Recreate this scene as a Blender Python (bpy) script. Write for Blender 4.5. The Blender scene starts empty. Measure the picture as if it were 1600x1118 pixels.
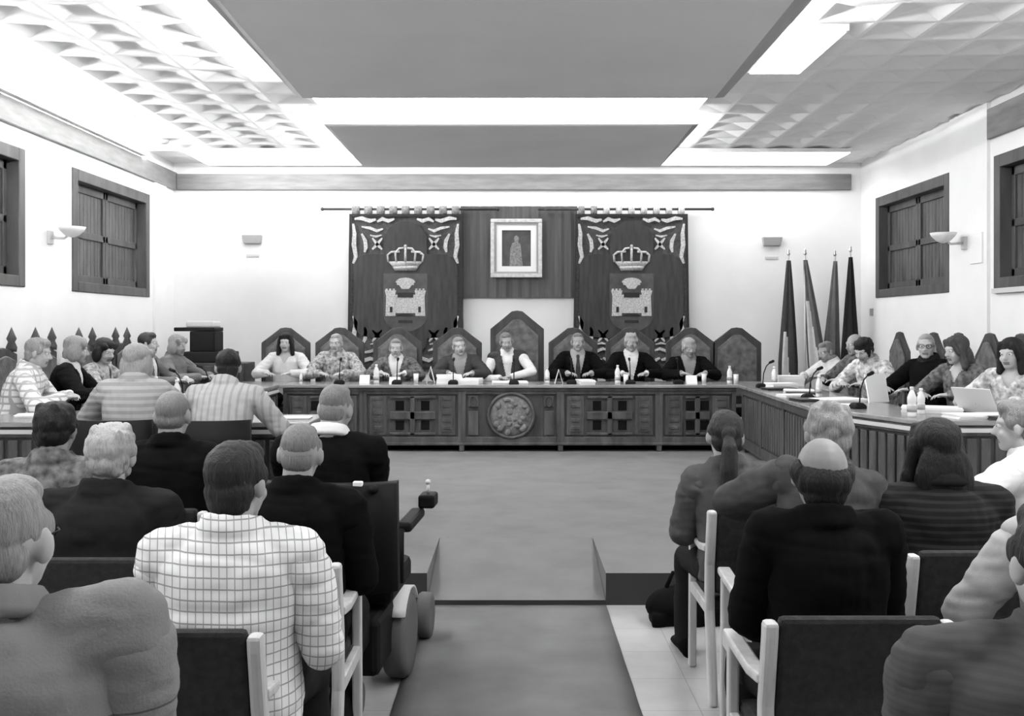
import bpy, bmesh, math, random
from mathutils import Vector, Matrix, noise
random.seed(7)
PI = math.pi
SC = bpy.context.scene
COL = SC.collection
V = Vector
FPX, VX, VY, EYE = 1600.0, 803.0, 510.0, 1.65
DZ = 0.19                       # height of the raised dais
WL, WR, WB, WF = -4.85, 4.95, 14.6, -2.2
CEIL = 3.98
R = math.radians

# ------------------------------------------------------------------ materials
MATS = {}
def mat(name, g, rough=.7, spec=.3, emit=0, metal=0, var=0, scale=20, bump=0, bscale=60, stretch=None, sheen=0, fn=None):
    if name in MATS: return MATS[name]
    m = bpy.data.materials.new(name); m.use_nodes = True
    nt = m.node_tree; N = nt.nodes; L = nt.links
    b = N['Principled BSDF']
    b.inputs['Base Color'].default_value = (g, g, g, 1)
    b.inputs['Roughness'].default_value = rough
    b.inputs['Specular IOR Level'].default_value = spec
    b.inputs['Metallic'].default_value = metal
    if sheen:
        b.inputs['Sheen Weight'].default_value = sheen
    if emit:
        b.inputs['Emission Color'].default_value = (1, 1, 1, 1); b.inputs['Emission Strength'].default_value = emit
    tc = N.new('ShaderNodeTexCoord'); mp = N.new('ShaderNodeMapping')
    L.new(tc.outputs['Object'], mp.inputs['Vector'])
    if stretch: mp.inputs['Scale'].default_value = stretch
    if var:
        n = N.new('ShaderNodeTexNoise'); n.inputs['Scale'].default_value = scale; n.inputs['Detail'].default_value = 5
        L.new(mp.outputs[0], n.inputs['Vector'])
        r = N.new('ShaderNodeMapRange')
        r.inputs['From Min'].default_value = .3; r.inputs['From Max'].default_value = .7
        r.inputs['To Min'].default_value = max(0, g*(1-var)); r.inputs['To Max'].default_value = min(1, g*(1+var))
        L.new(n.outputs['Fac'], r.inputs['Value'])
        L.new(r.outputs[0], b.inputs['Base Color'])
    if bump:
        n2 = N.new('ShaderNodeTexNoise'); n2.inputs['Scale'].default_value = bscale; n2.inputs['Detail'].default_value = 4
        L.new(mp.outputs[0], n2.inputs['Vector'])
        bp = N.new('ShaderNodeBump'); bp.inputs['Strength'].default_value = bump; bp.inputs['Distance'].default_value = .01
        L.new(n2.outputs['Fac'], bp.inputs['Height']); L.new(bp.outputs[0], b.inputs['Normal'])
    if fn: fn(nt, b, tc)
    MATS[name] = m
    return m

def mathn(nt, op, a, b=None, clamp=False):
    n = nt.nodes.new('ShaderNodeMath'); n.operation = op; n.use_clamp = clamp
    for i, x in enumerate((a, b)):
        if x is None: continue
        if isinstance(x, (int, float)): n.inputs[i].default_value = x
        else: nt.links.new(x, n.inputs[i])
    return n.outputs[0]

def grid_fn(base, line, px, pz, w):
    def fn(nt, b, tc):
        s = nt.nodes.new('ShaderNodeSeparateXYZ'); nt.links.new(tc.outputs['Object'], s.inputs[0])
        def ln(c, p):
            f = mathn(nt, 'FRACT', mathn(nt, 'DIVIDE', mathn(nt, 'ADD', c, 10), p))
            return mathn(nt, 'LESS_THAN', f, w)
        xx = mathn(nt, 'ADD', s.outputs['X'], mathn(nt, 'MULTIPLY', s.outputs['Y'], .35))
        a = mathn(nt, 'MAXIMUM', ln(xx, px), ln(s.outputs['Z'], pz))
        v = mathn(nt, 'ADD', mathn(nt, 'MULTIPLY', a, line-base), base)
        nt.links.new(v, b.inputs['Base Color'])
    return fn

def stripes_fn(base, dark, p, axis='Z', w=.4):
    def fn(nt, b, tc):
        s = nt.nodes.new('ShaderNodeSeparateXYZ'); nt.links.new(tc.outputs['Object'], s.inputs[0])
        f = mathn(nt, 'FRACT', mathn(nt, 'DIVIDE', mathn(nt, 'ADD', s.outputs[axis], 10), p))
        v = mathn(nt, 'ADD', mathn(nt, 'MULTIPLY', mathn(nt, 'LESS_THAN', f, w), dark-base), base)
        nt.links.new(v, b.inputs['Base Color'])
    return fn

def tile_fn(base, p, dark):
    def fn(nt, b, tc):
        s = nt.nodes.new('ShaderNodeSeparateXYZ'); nt.links.new(tc.outputs['Object'], s.inputs[0])
        def ln(c):
            f = mathn(nt, 'FRACT', mathn(nt, 'DIVIDE', mathn(nt, 'ADD', c, 20), p))
            return mathn(nt, 'LESS_THAN', f, .012)
        a = mathn(nt, 'MAXIMUM', ln(s.outputs['X']), ln(s.outputs['Y']))
        n = nt.nodes.new('ShaderNodeTexNoise'); n.inputs['Scale'].default_value = 5; n.inputs['Detail'].default_value = 8
        nt.links.new(tc.outputs['Object'], n.inputs['Vector'])
        m = mathn(nt, 'ADD', mathn(nt, 'MULTIPLY', n.outputs['Fac'], .55*base), base*.72)
        v = mathn(nt, 'MULTIPLY', m, mathn(nt, 'SUBTRACT', 1, mathn(nt, 'MULTIPLY', a, dark)))
        nt.links.new(v, b.inputs['Base Color'])
    return fn

M_wall = mat('wall paint', .80, .85, .2, var=.03, scale=2)
M_ceil = mat('ceiling tile paint', .90, .9, .1)
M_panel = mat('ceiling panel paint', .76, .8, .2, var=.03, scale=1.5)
M_edge_shade = mat('ceiling panel edge shade', .42, .8, .2)  # shadow along the panel edges put into a darker colour
M_trim = mat('trim wood', .20, .5, .3, var=.18, scale=3, stretch=(1, 1, 6))
M_carpet = mat('dais carpet', .162, .95, .05, var=.10, scale=3, bump=.25, bscale=300)
M_runner = mat('aisle carpet', .14, .95, .05, var=.16, scale=2.4, bump=.25, bscale=300)
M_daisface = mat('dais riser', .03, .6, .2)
M_floor = mat('stone floor', .5, .35, .4, fn=tile_fn(.37, .4, .35))
M_wood = mat('dark carved oak', .062, .45, .4, var=.45, scale=9, stretch=(1, 1, .25), bump=.5, bscale=70)
M_wood2 = mat('darker oak', .04, .5, .35, var=.4, scale=10, stretch=(1, 1, .25), bump=.4, bscale=60)
M_woodtop = mat('polished oak top', .24, .2, .5, var=.25, scale=8, stretch=(.3, 1, 1))
M_shutter = mat('window oak', .06, .5, .3, var=.35, scale=8, stretch=(1, 1, .2))
M_recess_shade = mat('recess shade black', .006, .9, .05)  # shade inside recesses as a flat black colour
M_beech = mat('beech wood', .50, .45, .35, var=.12, scale=10, stretch=(3, 3, .4))
M_chairfab = mat('chair fabric', .034, .95, .1, var=.2, scale=40, bump=.35, bscale=320)
M_leather = mat('carved chair leather', .11, .55, .35, var=.5, scale=12, bump=.5, bscale=45)
M_metal = mat('brushed metal', .5, .3, .5, metal=1)
M_rubber = mat('rubber', .035, .75, .2)
M_tyre = mat('grey tyre rubber', .10, .8, .2)
M_plastic = mat('black plastic', .006, .65, .15)
M_white = mat('white paper', .82, .8, .1)
M_plasticw = mat('white plastic', .7, .4, .4)
M_glass = mat('frosted bottle plastic', .72, .2, .5)
M_grey = mat('grey plastic', .35, .5, .3)
M_lightgrey = mat('pale grey plastic', .55, .5, .3)
M_folder = mat('dark folder', .03, .5, .3)
M_emit = mat('lamp diffuser', .9, .5, .1, emit=7)
M_emit_back = mat('lamp diffuser rear', .9, .5, .1, emit=3.2)
M_emit_added = mat('added lamp diffuser audience', .9, .5, .1, emit=20)  # for the strips added out of view to brighten the audience
M_tube = mat('lamp tube', .9, .5, .1, emit=250)
M_picture = mat('portrait canvas', .07, .5, .3, var=.3, scale=8)
M_gilt = mat('pale gilt frame', .55, .4, .5, var=.2, scale=30)
M_mount = mat('picture mount', .8, .8, .1)
M_curtain = mat('panel cloth', .10, .85, .1, var=.2, scale=6, stretch=(4, 1, .2))
M_tap = mat('tapestry velvet', .048, .9, .1, var=.25, scale=8, stretch=(3, 1, .4), sheen=.2)
M_tapb = mat('tapestry border ground', .09, .9, .1, var=.3, scale=25)
M_emb = mat('embroidery pale', .48, .8, .2, var=.35, scale=45)
M_emb2 = mat('embroidery mid', .22, .8, .2, var=.4, scale=40)
M_embd = mat('embroidery dark', .03, .8, .2)

# ------------------------------------------------------------------ mesh helpers
def sphere(bm, T, u, v):
    top = bm.verts.new(T @ V((0, 0, 1))); bot = bm.verts.new(T @ V((0, 0, -1))); rings = []; fs = []
    for j in range(1, v):
        a = PI*j/v; rings.append([bm.verts.new(T @ V((math.sin(a)*math.cos(2*PI*i/u), math.sin(a)*math.sin(2*PI*i/u), math.cos(a)))) for i in range(u)])
    for i in range(u):
        k = (i+1) % u
        fs.append(bm.faces.new((top, rings[0][i], rings[0][k]))); fs.append(bm.faces.new((bot, rings[-1][k], rings[-1][i])))
        for a, b in zip(rings, rings[1:]): fs.append(bm.faces.new((a[i], b[i], b[k], a[k])))
    return fs
class MB:
    def __init__(s): s.bm = bmesh.new()
    def box(s, x0, x1, y0, y1, z0, z1, M=None):
        co = [V((x, y, z)) for z in (z0, z1) for y in (y0, y1) for x in (x0, x1)]
        if M: co = [M @ c for c in co]
        v = [s.bm.verts.new(c) for c in co]
        for f in ((0, 2, 3, 1), (4, 5, 7, 6), (0, 1, 5, 4), (2, 6, 7, 3), (0, 4, 6, 2), (1, 3, 7, 5)):
            s.bm.faces.new([v[i] for i in f])
        return s
    def loft(s, rings, caps=True, close=True):
        rv = [[s.bm.verts.new(c) for c in r] for r in rings]
        n = len(rv[0])
        for a, b in zip(rv, rv[1:]):
            for i in range(n if close else n-1):
                j = (i+1) % n
                s.bm.faces.new((a[i], a[j], b[j], b[i]))
        if caps:
            s.bm.faces.new(list(reversed(rv[0]))); s.bm.faces.new(rv[-1])
        return s
    def tube(s, pts, r, n=12, closed=False):
        pts = [V(p) for p in pts]
        rs = r if isinstance(r, (list, tuple)) else [r]*len(pts)
        rings = []; prev = None
        K = len(pts)
        for i, p in enumerate(pts):
            if closed: d = pts[(i+1) % K]-pts[i-1]
            else: d = pts[min(i+1, K-1)]-pts[max(i-1, 0)]
            d.normalize()
            if prev is None:
                a = V((0, 0, 1)) if abs(d.z) < .9 else V((1, 0, 0))
                u = d.cross(a).normalized()
            else: u = (prev - d*prev.dot(d)).normalized()
            prev = u; w = d.cross(u)
            rings.append([p+(u*math.cos(2*PI*k/n)+w*math.sin(2*PI*k/n))*rs[i] for k in range(n)])
        if closed:
            rv = [[s.bm.verts.new(c) for c in r_] for r_ in rings]
            for i in range(K):
                a, b = rv[i], rv[(i+1) % K]
                for k in range(n):
                    j = (k+1) % n
                    s.bm.faces.new((a[k], a[j], b[j], b[k]))
        else: s.loft(rings)
        return s
    def lathe(s, prof, c=(0, 0, 0), n=20, M=None):
        rings = []
        for r, z in prof:
            ring = [V((r*math.cos(2*PI*k/n), r*math.sin(2*PI*k/n), z)) for k in range(n)]
            if M: ring = [M @ p for p in ring]
            rings.append([p+V(c) for p in ring])
        return s.loft(rings)
    def ball(s, c, r, M=None, u=16, v=10):
        if not isinstance(r, (tuple, list)): r = (r, r, r)
        T = Matrix.Translation(V(c)) @ (M.to_4x4() if M else Matrix()) @ Matrix.Diagonal((*r, 1))
        return sphere(s.bm, T, u, v)and s
    def caps(s, a, b, r0, r1=None, n=14):           # round-ended tapered limb piece
        r1 = r0 if r1 is None else r1
        a, b = V(a), V(b)
        s.ball(a, r0, u=n, v=8); s.ball(b, r1, u=n, v=8)
        if (b-a).length > 1e-4: s.tube([a, b], [r0, r1], n)
        return s
    def prism(s, outline, y0, y1, M=None):          # outline in x,z extruded along y
        a = [V((x, y0, z)) for x, z in outline]; b = [V((x, y1, z)) for x, z in outline]
        if M: a = [M @ p for p in a]; b = [M @ p for p in b]
        return s.loft([a, b])
    def slab(s, outline, z0, z1):                   # outline in x,y extruded along z
        return s.loft([[V((x, y, z0)) for x, y in outline], [V((x, y, z1)) for x, y in outline]])
    def build(s, name, m, parent=None, smooth=False, bevel=0, kind=None):
        bmesh.ops.recalc_face_normals(s.bm, faces=s.bm.faces[:])
        me = bpy.data.meshes.new(name); s.bm.to_mesh(me); s.bm.free()
        return link(name, me, m, parent, smooth, bevel, kind)

def link(name, me, m, parent=None, smooth=False, bevel=0, kind=None):
    o = bpy.data.objects.new(name, me); COL.objects.link(o)
    for mm in (m if isinstance(m, (list, tuple)) else [m]): me.materials.append(mm)
    if smooth: me.polygons.foreach_set('use_smooth', [True]*len(me.polygons))
    if parent: o.parent = parent
    if bevel:
        b = o.modifiers.new('bevel', 'BEVEL'); b.width = bevel; b.segments = 2; b.limit_method = 'ANGLE'
    if kind: o['kind'] = kind
    return o

def tag(o, label, cat, group=None):
    o['label'] = label; o['category'] = cat
    if group: o['group'] = group
    return o

def thing(name, label, cat, loc=(0, 0, 0), rz=0, group=None):
    o = bpy.data.objects.new(name, None); COL.objects.link(o)
    o.location = loc; o.rotation_euler = (0, 0, rz); o.empty_display_size = .1
    return tag(o, label, cat, group)

def dup(root, loc, rz, label, group=None):
    r = root.copy(); COL.objects.link(r); r.location = loc; r.rotation_euler = (0, 0, rz)
    r['label'] = label
    if group: r['group'] = group
    for ch in list(root.children):
        c = ch.copy(); COL.objects.link(c); c.parent = r
        for g in ch.children:
            d = g.copy(); COL.objects.link(d); d.parent = c
    return r

def union(mb, voxel, smooth=2, fac=.5):
    bmesh.ops.recalc_face_normals(mb.bm, faces=mb.bm.faces[:])
    me = bpy.data.meshes.new('tmp'); mb.bm.to_mesh(me); mb.bm.free()
    ob = bpy.data.objects.new('tmp', me); COL.objects.link(ob)
    m = ob.modifiers.new('r', 'REMESH'); m.mode = 'VOXEL'; m.voxel_size = voxel
    if smooth:
        s = ob.modifiers.new('s', 'SMOOTH'); s.iterations = smooth; s.factor = fac
    dg = bpy.context.evaluated_depsgraph_get()
    nm = bpy.data.meshes.new_from_object(ob.evaluated_get(dg))
    bpy.data.objects.remove(ob); bpy.data.meshes.remove(me)
    return nm

def crease(me, amp, freq, off, stretch=(1, 1, 1)):
    o = V((off, off*1.3, off*.7)); nr = [v.normal.copy() for v in me.vertices]
    for v, n in zip(me.vertices, nr):
        c = V((v.co.x*stretch[0], v.co.y*stretch[1], v.co.z*stretch[2]))*freq+o
        k = abs(noise.noise(c))
        v.co -= n*amp*max(0, 1-k*5)
def ruffle(me, amp, freq, off=0, M=None, stretch=(1, 1, 1)):
    o = V((off, off*1.7, off*.3))
    nr = [v.normal.copy() for v in me.vertices]
    for v, n in zip(me.vertices, nr):
        c = (M @ v.co) if M else v.co
        c = V((c.x*stretch[0], c.y*stretch[1], c.z*stretch[2]))
        v.co += n*(amp*noise.noise(c*freq+o))

# ------------------------------------------------------------------ people
def Rz(a): return Matrix.Rotation(R(a), 3, 'Z')
def Rx(a): return Matrix.Rotation(R(a), 3, 'X')
def Ry(a): return Matrix.Rotation(R(a), 3, 'Y')

SECT = [(-.2, .165, .118), (0, .172, .125), (.2, .158, .118), (.42, .155, .115), (.62, .168, .122), (.78, .170, .115), (.88, .150, .098), (.95, .105, .078), (1.0, .066, .062)]
def sect(t):
    if t <= SECT[0][0]: return SECT[0][1:]
    for a, b in zip(SECT, SECT[1:]):
        if t <= b[0]:
            k = (t-a[0])/(b[0]-a[0]); return (a[1]+(b[1]-a[1])*k, a[2]+(b[2]-a[2])*k)
    return SECT[-1][1:]

SKIN = mat('skin mid', .30, .55, .3, var=.08, scale=15)
SKINL = mat('skin pale', .40, .55, .3, var=.08, scale=15)
SKIND = mat('skin deep', .22, .55, .3, var=.08, scale=15)
LIP = mat('lips', .15, .5, .3)
EYEW = mat('eye white', .6, .3, .5)
IRIS = mat('iris', .015, .3, .5)
def hairm(n, g): return mat('hair '+n, g, .6, .3, var=.2, scale=40, bump=.6, bscale=70, stretch=(4, 4, .6))
H_dark, H_black, H_brown = hairm('dark', .016), hairm('black', .006), hairm('brown', .045)
H_grey, H_silver, H_white, H_blond = hairm('grey', .17), hairm('silver', .24), hairm('white', .34), hairm('blond', .27)
def cloth(n, g, **k): return mat('cloth '+n, g, .95, .05, var=k.pop('var', .10), scale=9, bump=.12, bscale=300, **k)
C_black, C_char, C_dgrey, C_mid = cloth('black', .0045), cloth('charcoal', .015), cloth('dark grey', .045), cloth('mid grey', .13)
C_grey, C_light, C_white, C_pale = cloth('grey', .19), cloth('light grey', .25), cloth('white', .62), cloth('pale', .32)
C_check = mat('cloth white check', .8, .9, .1, fn=grid_fn(.68, .29, .022, .030, .13))
C_plaid = mat('cloth pale plaid', .8, .9, .1, fn=grid_fn(.78, .42, .06, .055, .3))
C_mott = mat('cloth mottled', .3, .9, .1, var=.75, scale=28)
C_mottd = mat('cloth mottled dark', .10, .9, .1, var=.7, scale=26)
C_mottl = mat('cloth mottled pale', .48, .9, .1, var=.6, scale=24)
C_stripe = mat('cloth dark stripe', .03, .9, .1, fn=stripes_fn(.010, .020, .026, 'Z', .4))
C_knit = cloth('grey knit', .075, var=.25)
C_ash = cloth('ash grey', .062, var=.3)
C_rib = mat('cloth pale ribbed knit', .3, .9, .05, fn=stripes_fn(.34, .25, .045, 'Z', .5))
C_fine = mat('cloth pale striped shirt', .3, .9, .05, fn=stripes_fn(.40, .30, .045, 'X', .35))
C_ribd = mat('cloth dark ribbed knit', .07, .9, .05, fn=stripes_fn(.074, .067, .014, 'Z', .5))
def seam_fn(base, dark):
    def fn(nt, b, tc):
        s_ = nt.nodes.new('ShaderNodeSeparateXYZ'); nt.links.new(tc.outputs['Object'], s_.inputs[0])
        n = nt.nodes.new('ShaderNodeTexNoise'); n.inputs['Scale'].default_value = 9; n.inputs['Detail'].default_value = 6; nt.links.new(tc.outputs['Object'], n.inputs['Vector'])
        c = mathn(nt, 'LESS_THAN', mathn(nt, 'ABSOLUTE', s_.outputs['X']), .0022)
        z = mathn(nt, 'LESS_THAN', mathn(nt, 'ABSOLUTE', mathn(nt, 'SUBTRACT', s_.outputs['Z'], .965)), .0022)
        v = mathn(nt, 'ADD', mathn(nt, 'MULTIPLY', n.outputs['Fac'], base*.35), base*.82)
        nt.links.new(mathn(nt, 'MULTIPLY', v, mathn(nt, 'SUBTRACT', 1, mathn(nt, 'MULTIPLY', mathn(nt, 'MAXIMUM', c, z), dark))), b.inputs['Base Color'])
    return fn
C_tweed = mat('cloth grey jacket seamed', .19, .95, .05, bump=.25, bscale=160, fn=seam_fn(.20, .5))

def hand(mb, W, d, nrm, right, curl=25):
    """palm, four unequal bent fingers and a thumb from wrist W along d, palm facing nrm"""
    d = d.normalized(); nrm = (nrm-d*nrm.dot(d)).normalized(); w = d.cross(nrm)
    if not right: w = -w                                        # w points to the thumb side
    Mx = Matrix((w, d, nrm)).transposed()
    mb.ball(W+d*.048, (.040, .055, .017), Mx)
    mb.caps(W-d*.01, W+d*.03, .026, .024)
    for k, (ln, sp) in enumerate(((.070, .030), (.080, .010), (.074, -.011), (.058, -.031))):
        p = W+d*(.088-.004*abs(k-1))+w*sp
        dirv = (d+w*(sp*3.2)).normalized(); ang = 0; r = .0088-.0006*(k == 3)
        for seg, fr in enumerate((.45, .31, .24)):
            ang += curl*(.6 if seg == 0 else 1)
            dd = (dirv*math.cos(R(ang))+nrm*math.sin(R(ang))).normalized()
            q = p+dd*ln*fr
            mb.caps(p, q, r, r-.0009, n=10); p = q; r -= .0009
    p = W+d*.03+w*.030
    for ln, ang in ((.042, 38), (.034, 20)):
        q = p+(d*math.cos(R(ang))+w*math.sin(R(ang))+nrm*.3).normalized()*ln
        mb.caps(p, q, .0115, .0095, n=10); p = q

def ik(S, W, l1, l2, pole):
    D = W-S; L = D.length
    if L > (l1+l2)*.985: W = S+D.normalized()*(l1+l2)*.985; D = W-S; L = D.length
    x = D.normalized(); a = (l1*l1-l2*l2+L*L)/(2*L); h = math.sqrt(max(0, l1*l1-a*a))
    p = V(pole); p = (p-x*p.dot(x)).normalized()
    return S+x*a+p*h, W

LAP = (((.11, .31, .67), (.5, -.6, -.4)), ((-.11, .31, .67), (-.5, -.6, -.4)))
DESK = (((.15, .43, .885), (.85, -.45, -.3)), ((-.15, .43, .885), (-.85, -.45, -.3)))

def person(label, loc, rz, seat=.46, lean=4, side=0, twist=0, head=(0, 0, 0), neck=0, arms=LAP, size=1.0, fat=1.0,
           skin=SKIN, hair=None, hm=None, top=C_char, style='sweater', shirt=C_white, tie=None, legs=C_char, glasses=False,
           vox=.009, hvox=.006, group=None, shoulders=1.0, hood=None, curl=25, short=False, raise_l=0, collar=None, hscale=1.0, kneel=0, fluff=1.0, py=None, sh_up=0):
    if py:
        zt = EYE-(py-VY)*(loc[1]+.07*math.cos(R(rz)))/FPX-loc[2]
        size = min(1.14, max(.84, (zt-seat-.122-.253*math.cos(R(lean)))/(.497*math.cos(R(lean))*math.cos(R(side)))))
    T = Rz(twist) @ Rx(-lean) @ Ry(side)
    U, F, X = T @ V((0, 0, 1)), T @ V((0, 1, 0)), T @ V((1, 0, 0))
    P = V((0, .0, seat+.122)); TL = .497*size
    Nk = P+U*TL
    def tp(t, x=0, y=0): return P+U*(TL*t)+X*x+F*y
    # head frame
    HR = Rz(head[0]+twist) @ Rx(head[1]) @ Ry(head[2]+side*.4)
    HC = Nk+U*.036+F*(.028+neck)+HR @ V((0, .01, .105))
    def hp(x, y, z): return HC+HR @ V((x*hscale, y*hscale, z*hscale))
    S = {}
    for sg in (1, -1):
        S[sg] = tp(1)-U*(.070-sh_up-(raise_l if sg < 0 else 0))+X*(sg*.178*shoulders*fat)
    A = {}
    for sg, (w, pole) in zip((1, -1), arms):
        A[sg] = ik(S[sg], V(w), .285*size, .255*size, pole)
    hips = {sg: P+V((sg*.085, .03, -.02)) for sg in (1, -1)}
    knees = {sg: V((sg*.13, .43, seat+.055)) for sg in (1, -1)}
    ank = {sg: V((sg*.14, .46-kneel, .085)) for sg in (1, -1)}
    def torso(mb, inf, t0=-.2, t1=1.0, fat=fat):
        rings = []; n = 28
        ts = [t0+(t1-t0)*i/16 for i in range(17)]
        for t in ts:
            a, b = sect(t); a = a*fat+inf; b = b*(.5+.5*fat)*(1.12 if fat > 1.1 and t < .5 else 1)+inf
            rings.append([tp(t, a*math.copysign(abs(math.cos(q))**.85, math.cos(q)), b*math.copysign(abs(math.sin(q))**.9, math.sin(q))) for q in [2*PI*k/n for k in range(n)]])
        mb.loft(rings)
    def shoulders_(mb, inf):
        for sg in (1, -1):
            mb.caps(tp(.935, sg*.06), S[sg]+U*.004, .040+inf, .056+inf)
            mb.caps(tp(.80, sg*.09), S[sg]-U*.02, .075+inf, .058+inf)
    def arm(mb, sg, inf, stop=1.0, upper_only=False, start=0):
        E, W = A[sg]
        mb.caps(S[sg]+(E-S[sg])*start, E, (.056*(.6+.4*fat)+inf), .043+inf)
        if not upper_only: mb.caps(E, E+(W-E)*stop, .043+inf, .030+inf*.8)
    # ---- body
    mb = MB(); torso(mb, 0); shoulders_(mb, 0)
    for sg in (1, -1):
        arm(mb, sg, 0)
        E, W = A[sg]
        d = (W-E).normalized()
        dn = V((d.x, d.y, min(d.z, .05)*.3))
        hand(mb, W, dn if dn.length > .2 else d, V((0, 0, -1)), sg > 0, curl)
        mb.caps(hips[sg], knees[sg], .082, .056); mb.caps(knees[sg], ank[sg], .054, .038)
        mb.caps(ank[sg]+V((0, 0, -.03)), ank[sg]+V((0, .13, -.05)), .036, .028)
    mb.ball(P+V((0, 0, -.01)), (.165, .12, .10))
    mb.caps(Nk-U*.05+F*.0, hp(0, -.02, -.05), .060, .056)
    k = hscale
    mb.ball(hp(0, -.012, .015), (.074*k, .094*k, .088*k), HR)
    mb.ball(hp(0, .028, -.045), (.060*k, .060*k, .080*k), HR)
    mb.ball(hp(0, .054, -.098), (.034*k, .032*k, .026*k), HR)
    for sg in (1, -1):
        mb.ball(hp(sg*.036, .054, -.042), (.027*k, .027*k, .027*k), HR)
        mb.ball(hp(sg*.079, -.008, -.018), (.010*k, .020*k, .033*k), HR @ Rz(sg*-22))
        mb.ball(hp(sg*.074, -.006, -.040), (.011*k, .011*k, .013*k), HR)
        mb.ball(hp(sg*.012, .093, -.040), (.009*k, .010*k, .008*k), HR)
        mb.caps(hp(sg*.046, .066, .017), hp(sg*.012, .080, .015), .011*k, .010*k)
    mb.caps(hp(0, .083, .004), hp(0, .106, -.036), .008*k, .011*k)
    mb.caps(hp(-.020, .080, -.068), hp(.020, .080, -.068), .0065*k); mb.caps(hp(-.016, .080, -.079), hp(.016, .080, -.079), .0068*k)
    me = union(mb, vox, 2)
    body = link('person', me, [skin, LIP, EYEW, IRIS], None, True)
    HI = HR.transposed()
    for p in me.polygons:
        c = (HI @ (p.center-HC))/k
        if abs(c.x) < .026 and c.y > .070 and -.088 < c.z < -.062: p.material_index = 1
    bm = bmesh.new(); bm.from_mesh(me)
    for sg in (1, -1):
        for c, r, mi in (((sg*.030, .068, -.003), .0155, 2), ((sg*.030, .0785, -.003), .0068, 3)):
            for f in sphere(bm, Matrix.Translation(hp(*c)) @ Matrix.Scale(r*k, 4), 10, 8): f.material_index = mi; f.smooth = True
    bm.to_mesh(me); bm.free()
    tag(body, label, 'person', group)
    body.location = loc; body.rotation_euler = (0, 0, R(rz))
    # ---- hair
    if hair:
        hb = MB(); rr = random.Random(len(label)*7+int(abs(loc[0])*10))
        def B(c, r, M=None): hb.ball(hp(*c), tuple(q*k for q in r), HR if M is None else HR @ M)
        if hair in ('short', 'bob', 'long', 'tail', 'curly', 'crop', 'full'):
            g = {'crop': -.003, 'full': .009, 'curly': .008}.get(hair, .003)*fluff
            B((0, -.022, .030), (.078+g, .096+g, .083+g)); B((0, -.048, -.028), (.070+g, .056+g, .060))
            if hair == 'short': B((0, -.052, -.062), (.064+g*.5, .046+g*.5, .048))
            B((0, .03, .075), (.058+g, .045+g, .036+g))
            for sg in (1, -1): B((sg*.070, .004, .012), (.012+g, .042, .036))
        if hair == 'full':
            for q in range(26):
                a = rr.uniform(0, 2*PI); z = rr.uniform(-.05, .10); rad = math.sqrt(max(.05, 1-((z-.02)/.11)**2))
                y = -.025+.088*rad*math.sin(a)
                if y > .02 and z < .06: continue
                B((.070*rad*math.cos(a), y*.95, z-.006), (.026*fluff, .026*fluff, .032))
        if hair == 'curly':
            for q in range(46):
                a = rr.uniform(0, 2*PI); z = rr.uniform(-.06, .12); rad = math.sqrt(max(.03, 1-((z-.02)/.12)**2))
                y = -.03+.09*rad*math.sin(a)
                if y > .01 and z < .07: continue
                B((.08*rad*math.cos(a), y, z), (.027*fluff, .027*fluff, .027))
        if hair == 'fringe':
            B((0, -.032, -.022), (.080*fluff, .087, .070)); B((0, -.052, -.060), (.066, .052, .058))
            for sg in (1, -1): B((sg*.072*fluff, -.01, .0), (.018*fluff, .05, .038))
        if hair == 'bob':
            for sg in (1, -1):
                B((sg*.078, -.012, -.035), (.028*fluff, .062, .085)); B((sg*.06, .055, .05), (.03, .03, .04), Ry(sg*30))
            B((0, -.07, -.05), (.080, .042*fluff, .088)); B((0, -.02, .045), (.09, .10, .08))
        if hair == 'long':
            for sg in (1, -1):
                hb.caps(hp(sg*.076, .0, .02), hp(sg*.088*fluff, .015, -.15), .030*k, .026*k); hb.caps(hp(sg*.085*fluff, .0, -.1), hp(sg*.075, -.01, -.23), .028*k, .018*k)
                hb.caps(hp(sg*.05, .06, .075), hp(sg*.08, .03, -.03), .022*k, .022*k)
            B((0, -.075, -.11), (.088*fluff, .042*fluff, .15)); B((0, -.02, .045), (.088, .10, .08))
        if hair == 'tail':
            B((0, -.118, .01), (.032, .028, .034))
            hb.tube([hp(0, -.115, .0), hp(0, -.16, -.05), hp(.0, -.165, -.15), hp(.0, -.15, -.27), hp(0, -.14, -.34)], [.02, .036, .042, .036, .01])
        if hair == 'shaved':
            B((0, -.016, .022), (.0755, .0945, .085)); B((0, -.04, -.03), (.068, .06, .055))
        hme = union(hb, hvox, 5 if hair in ('short', 'crop', 'fringe', 'shaved', 'long', 'bob') else 2)
        amp = .0015 if hair in ('shaved', 'crop') else .003
        ruffle(hme, amp, 55, len(label), None, (1, 1, .35)); ruffle(hme, amp*.6, 130, 3, None, (1, 1, .3))
        link('hair', hme, hm, body, True)
    # ---- clothing
    def shell(name, m, inf, sleeves, t0=-.16, t1=1.0, coll=True, ruf=.011, vneck=None, stop=.97):
        cb = MB(); torso(cb, inf, t0, t1); shoulders_(cb, inf)
        if coll:
            for dz, rr_, ex in ((-.010, .018, .012), (.006, .015, .009), (.022, .013, .005), (.036, .011, .001)):
                cb.tube([tp(1, (.066+inf*.5+ex)*math.cos(q), -.002+(.064+inf*.5+ex)*math.sin(q))+U*(dz+.002-.012*math.sin(q)) for q in [2*PI*i/20 for i in range(20)]], rr_, 8, closed=True)
        m2 = union(cb, max(vox, .009), 3)
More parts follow.
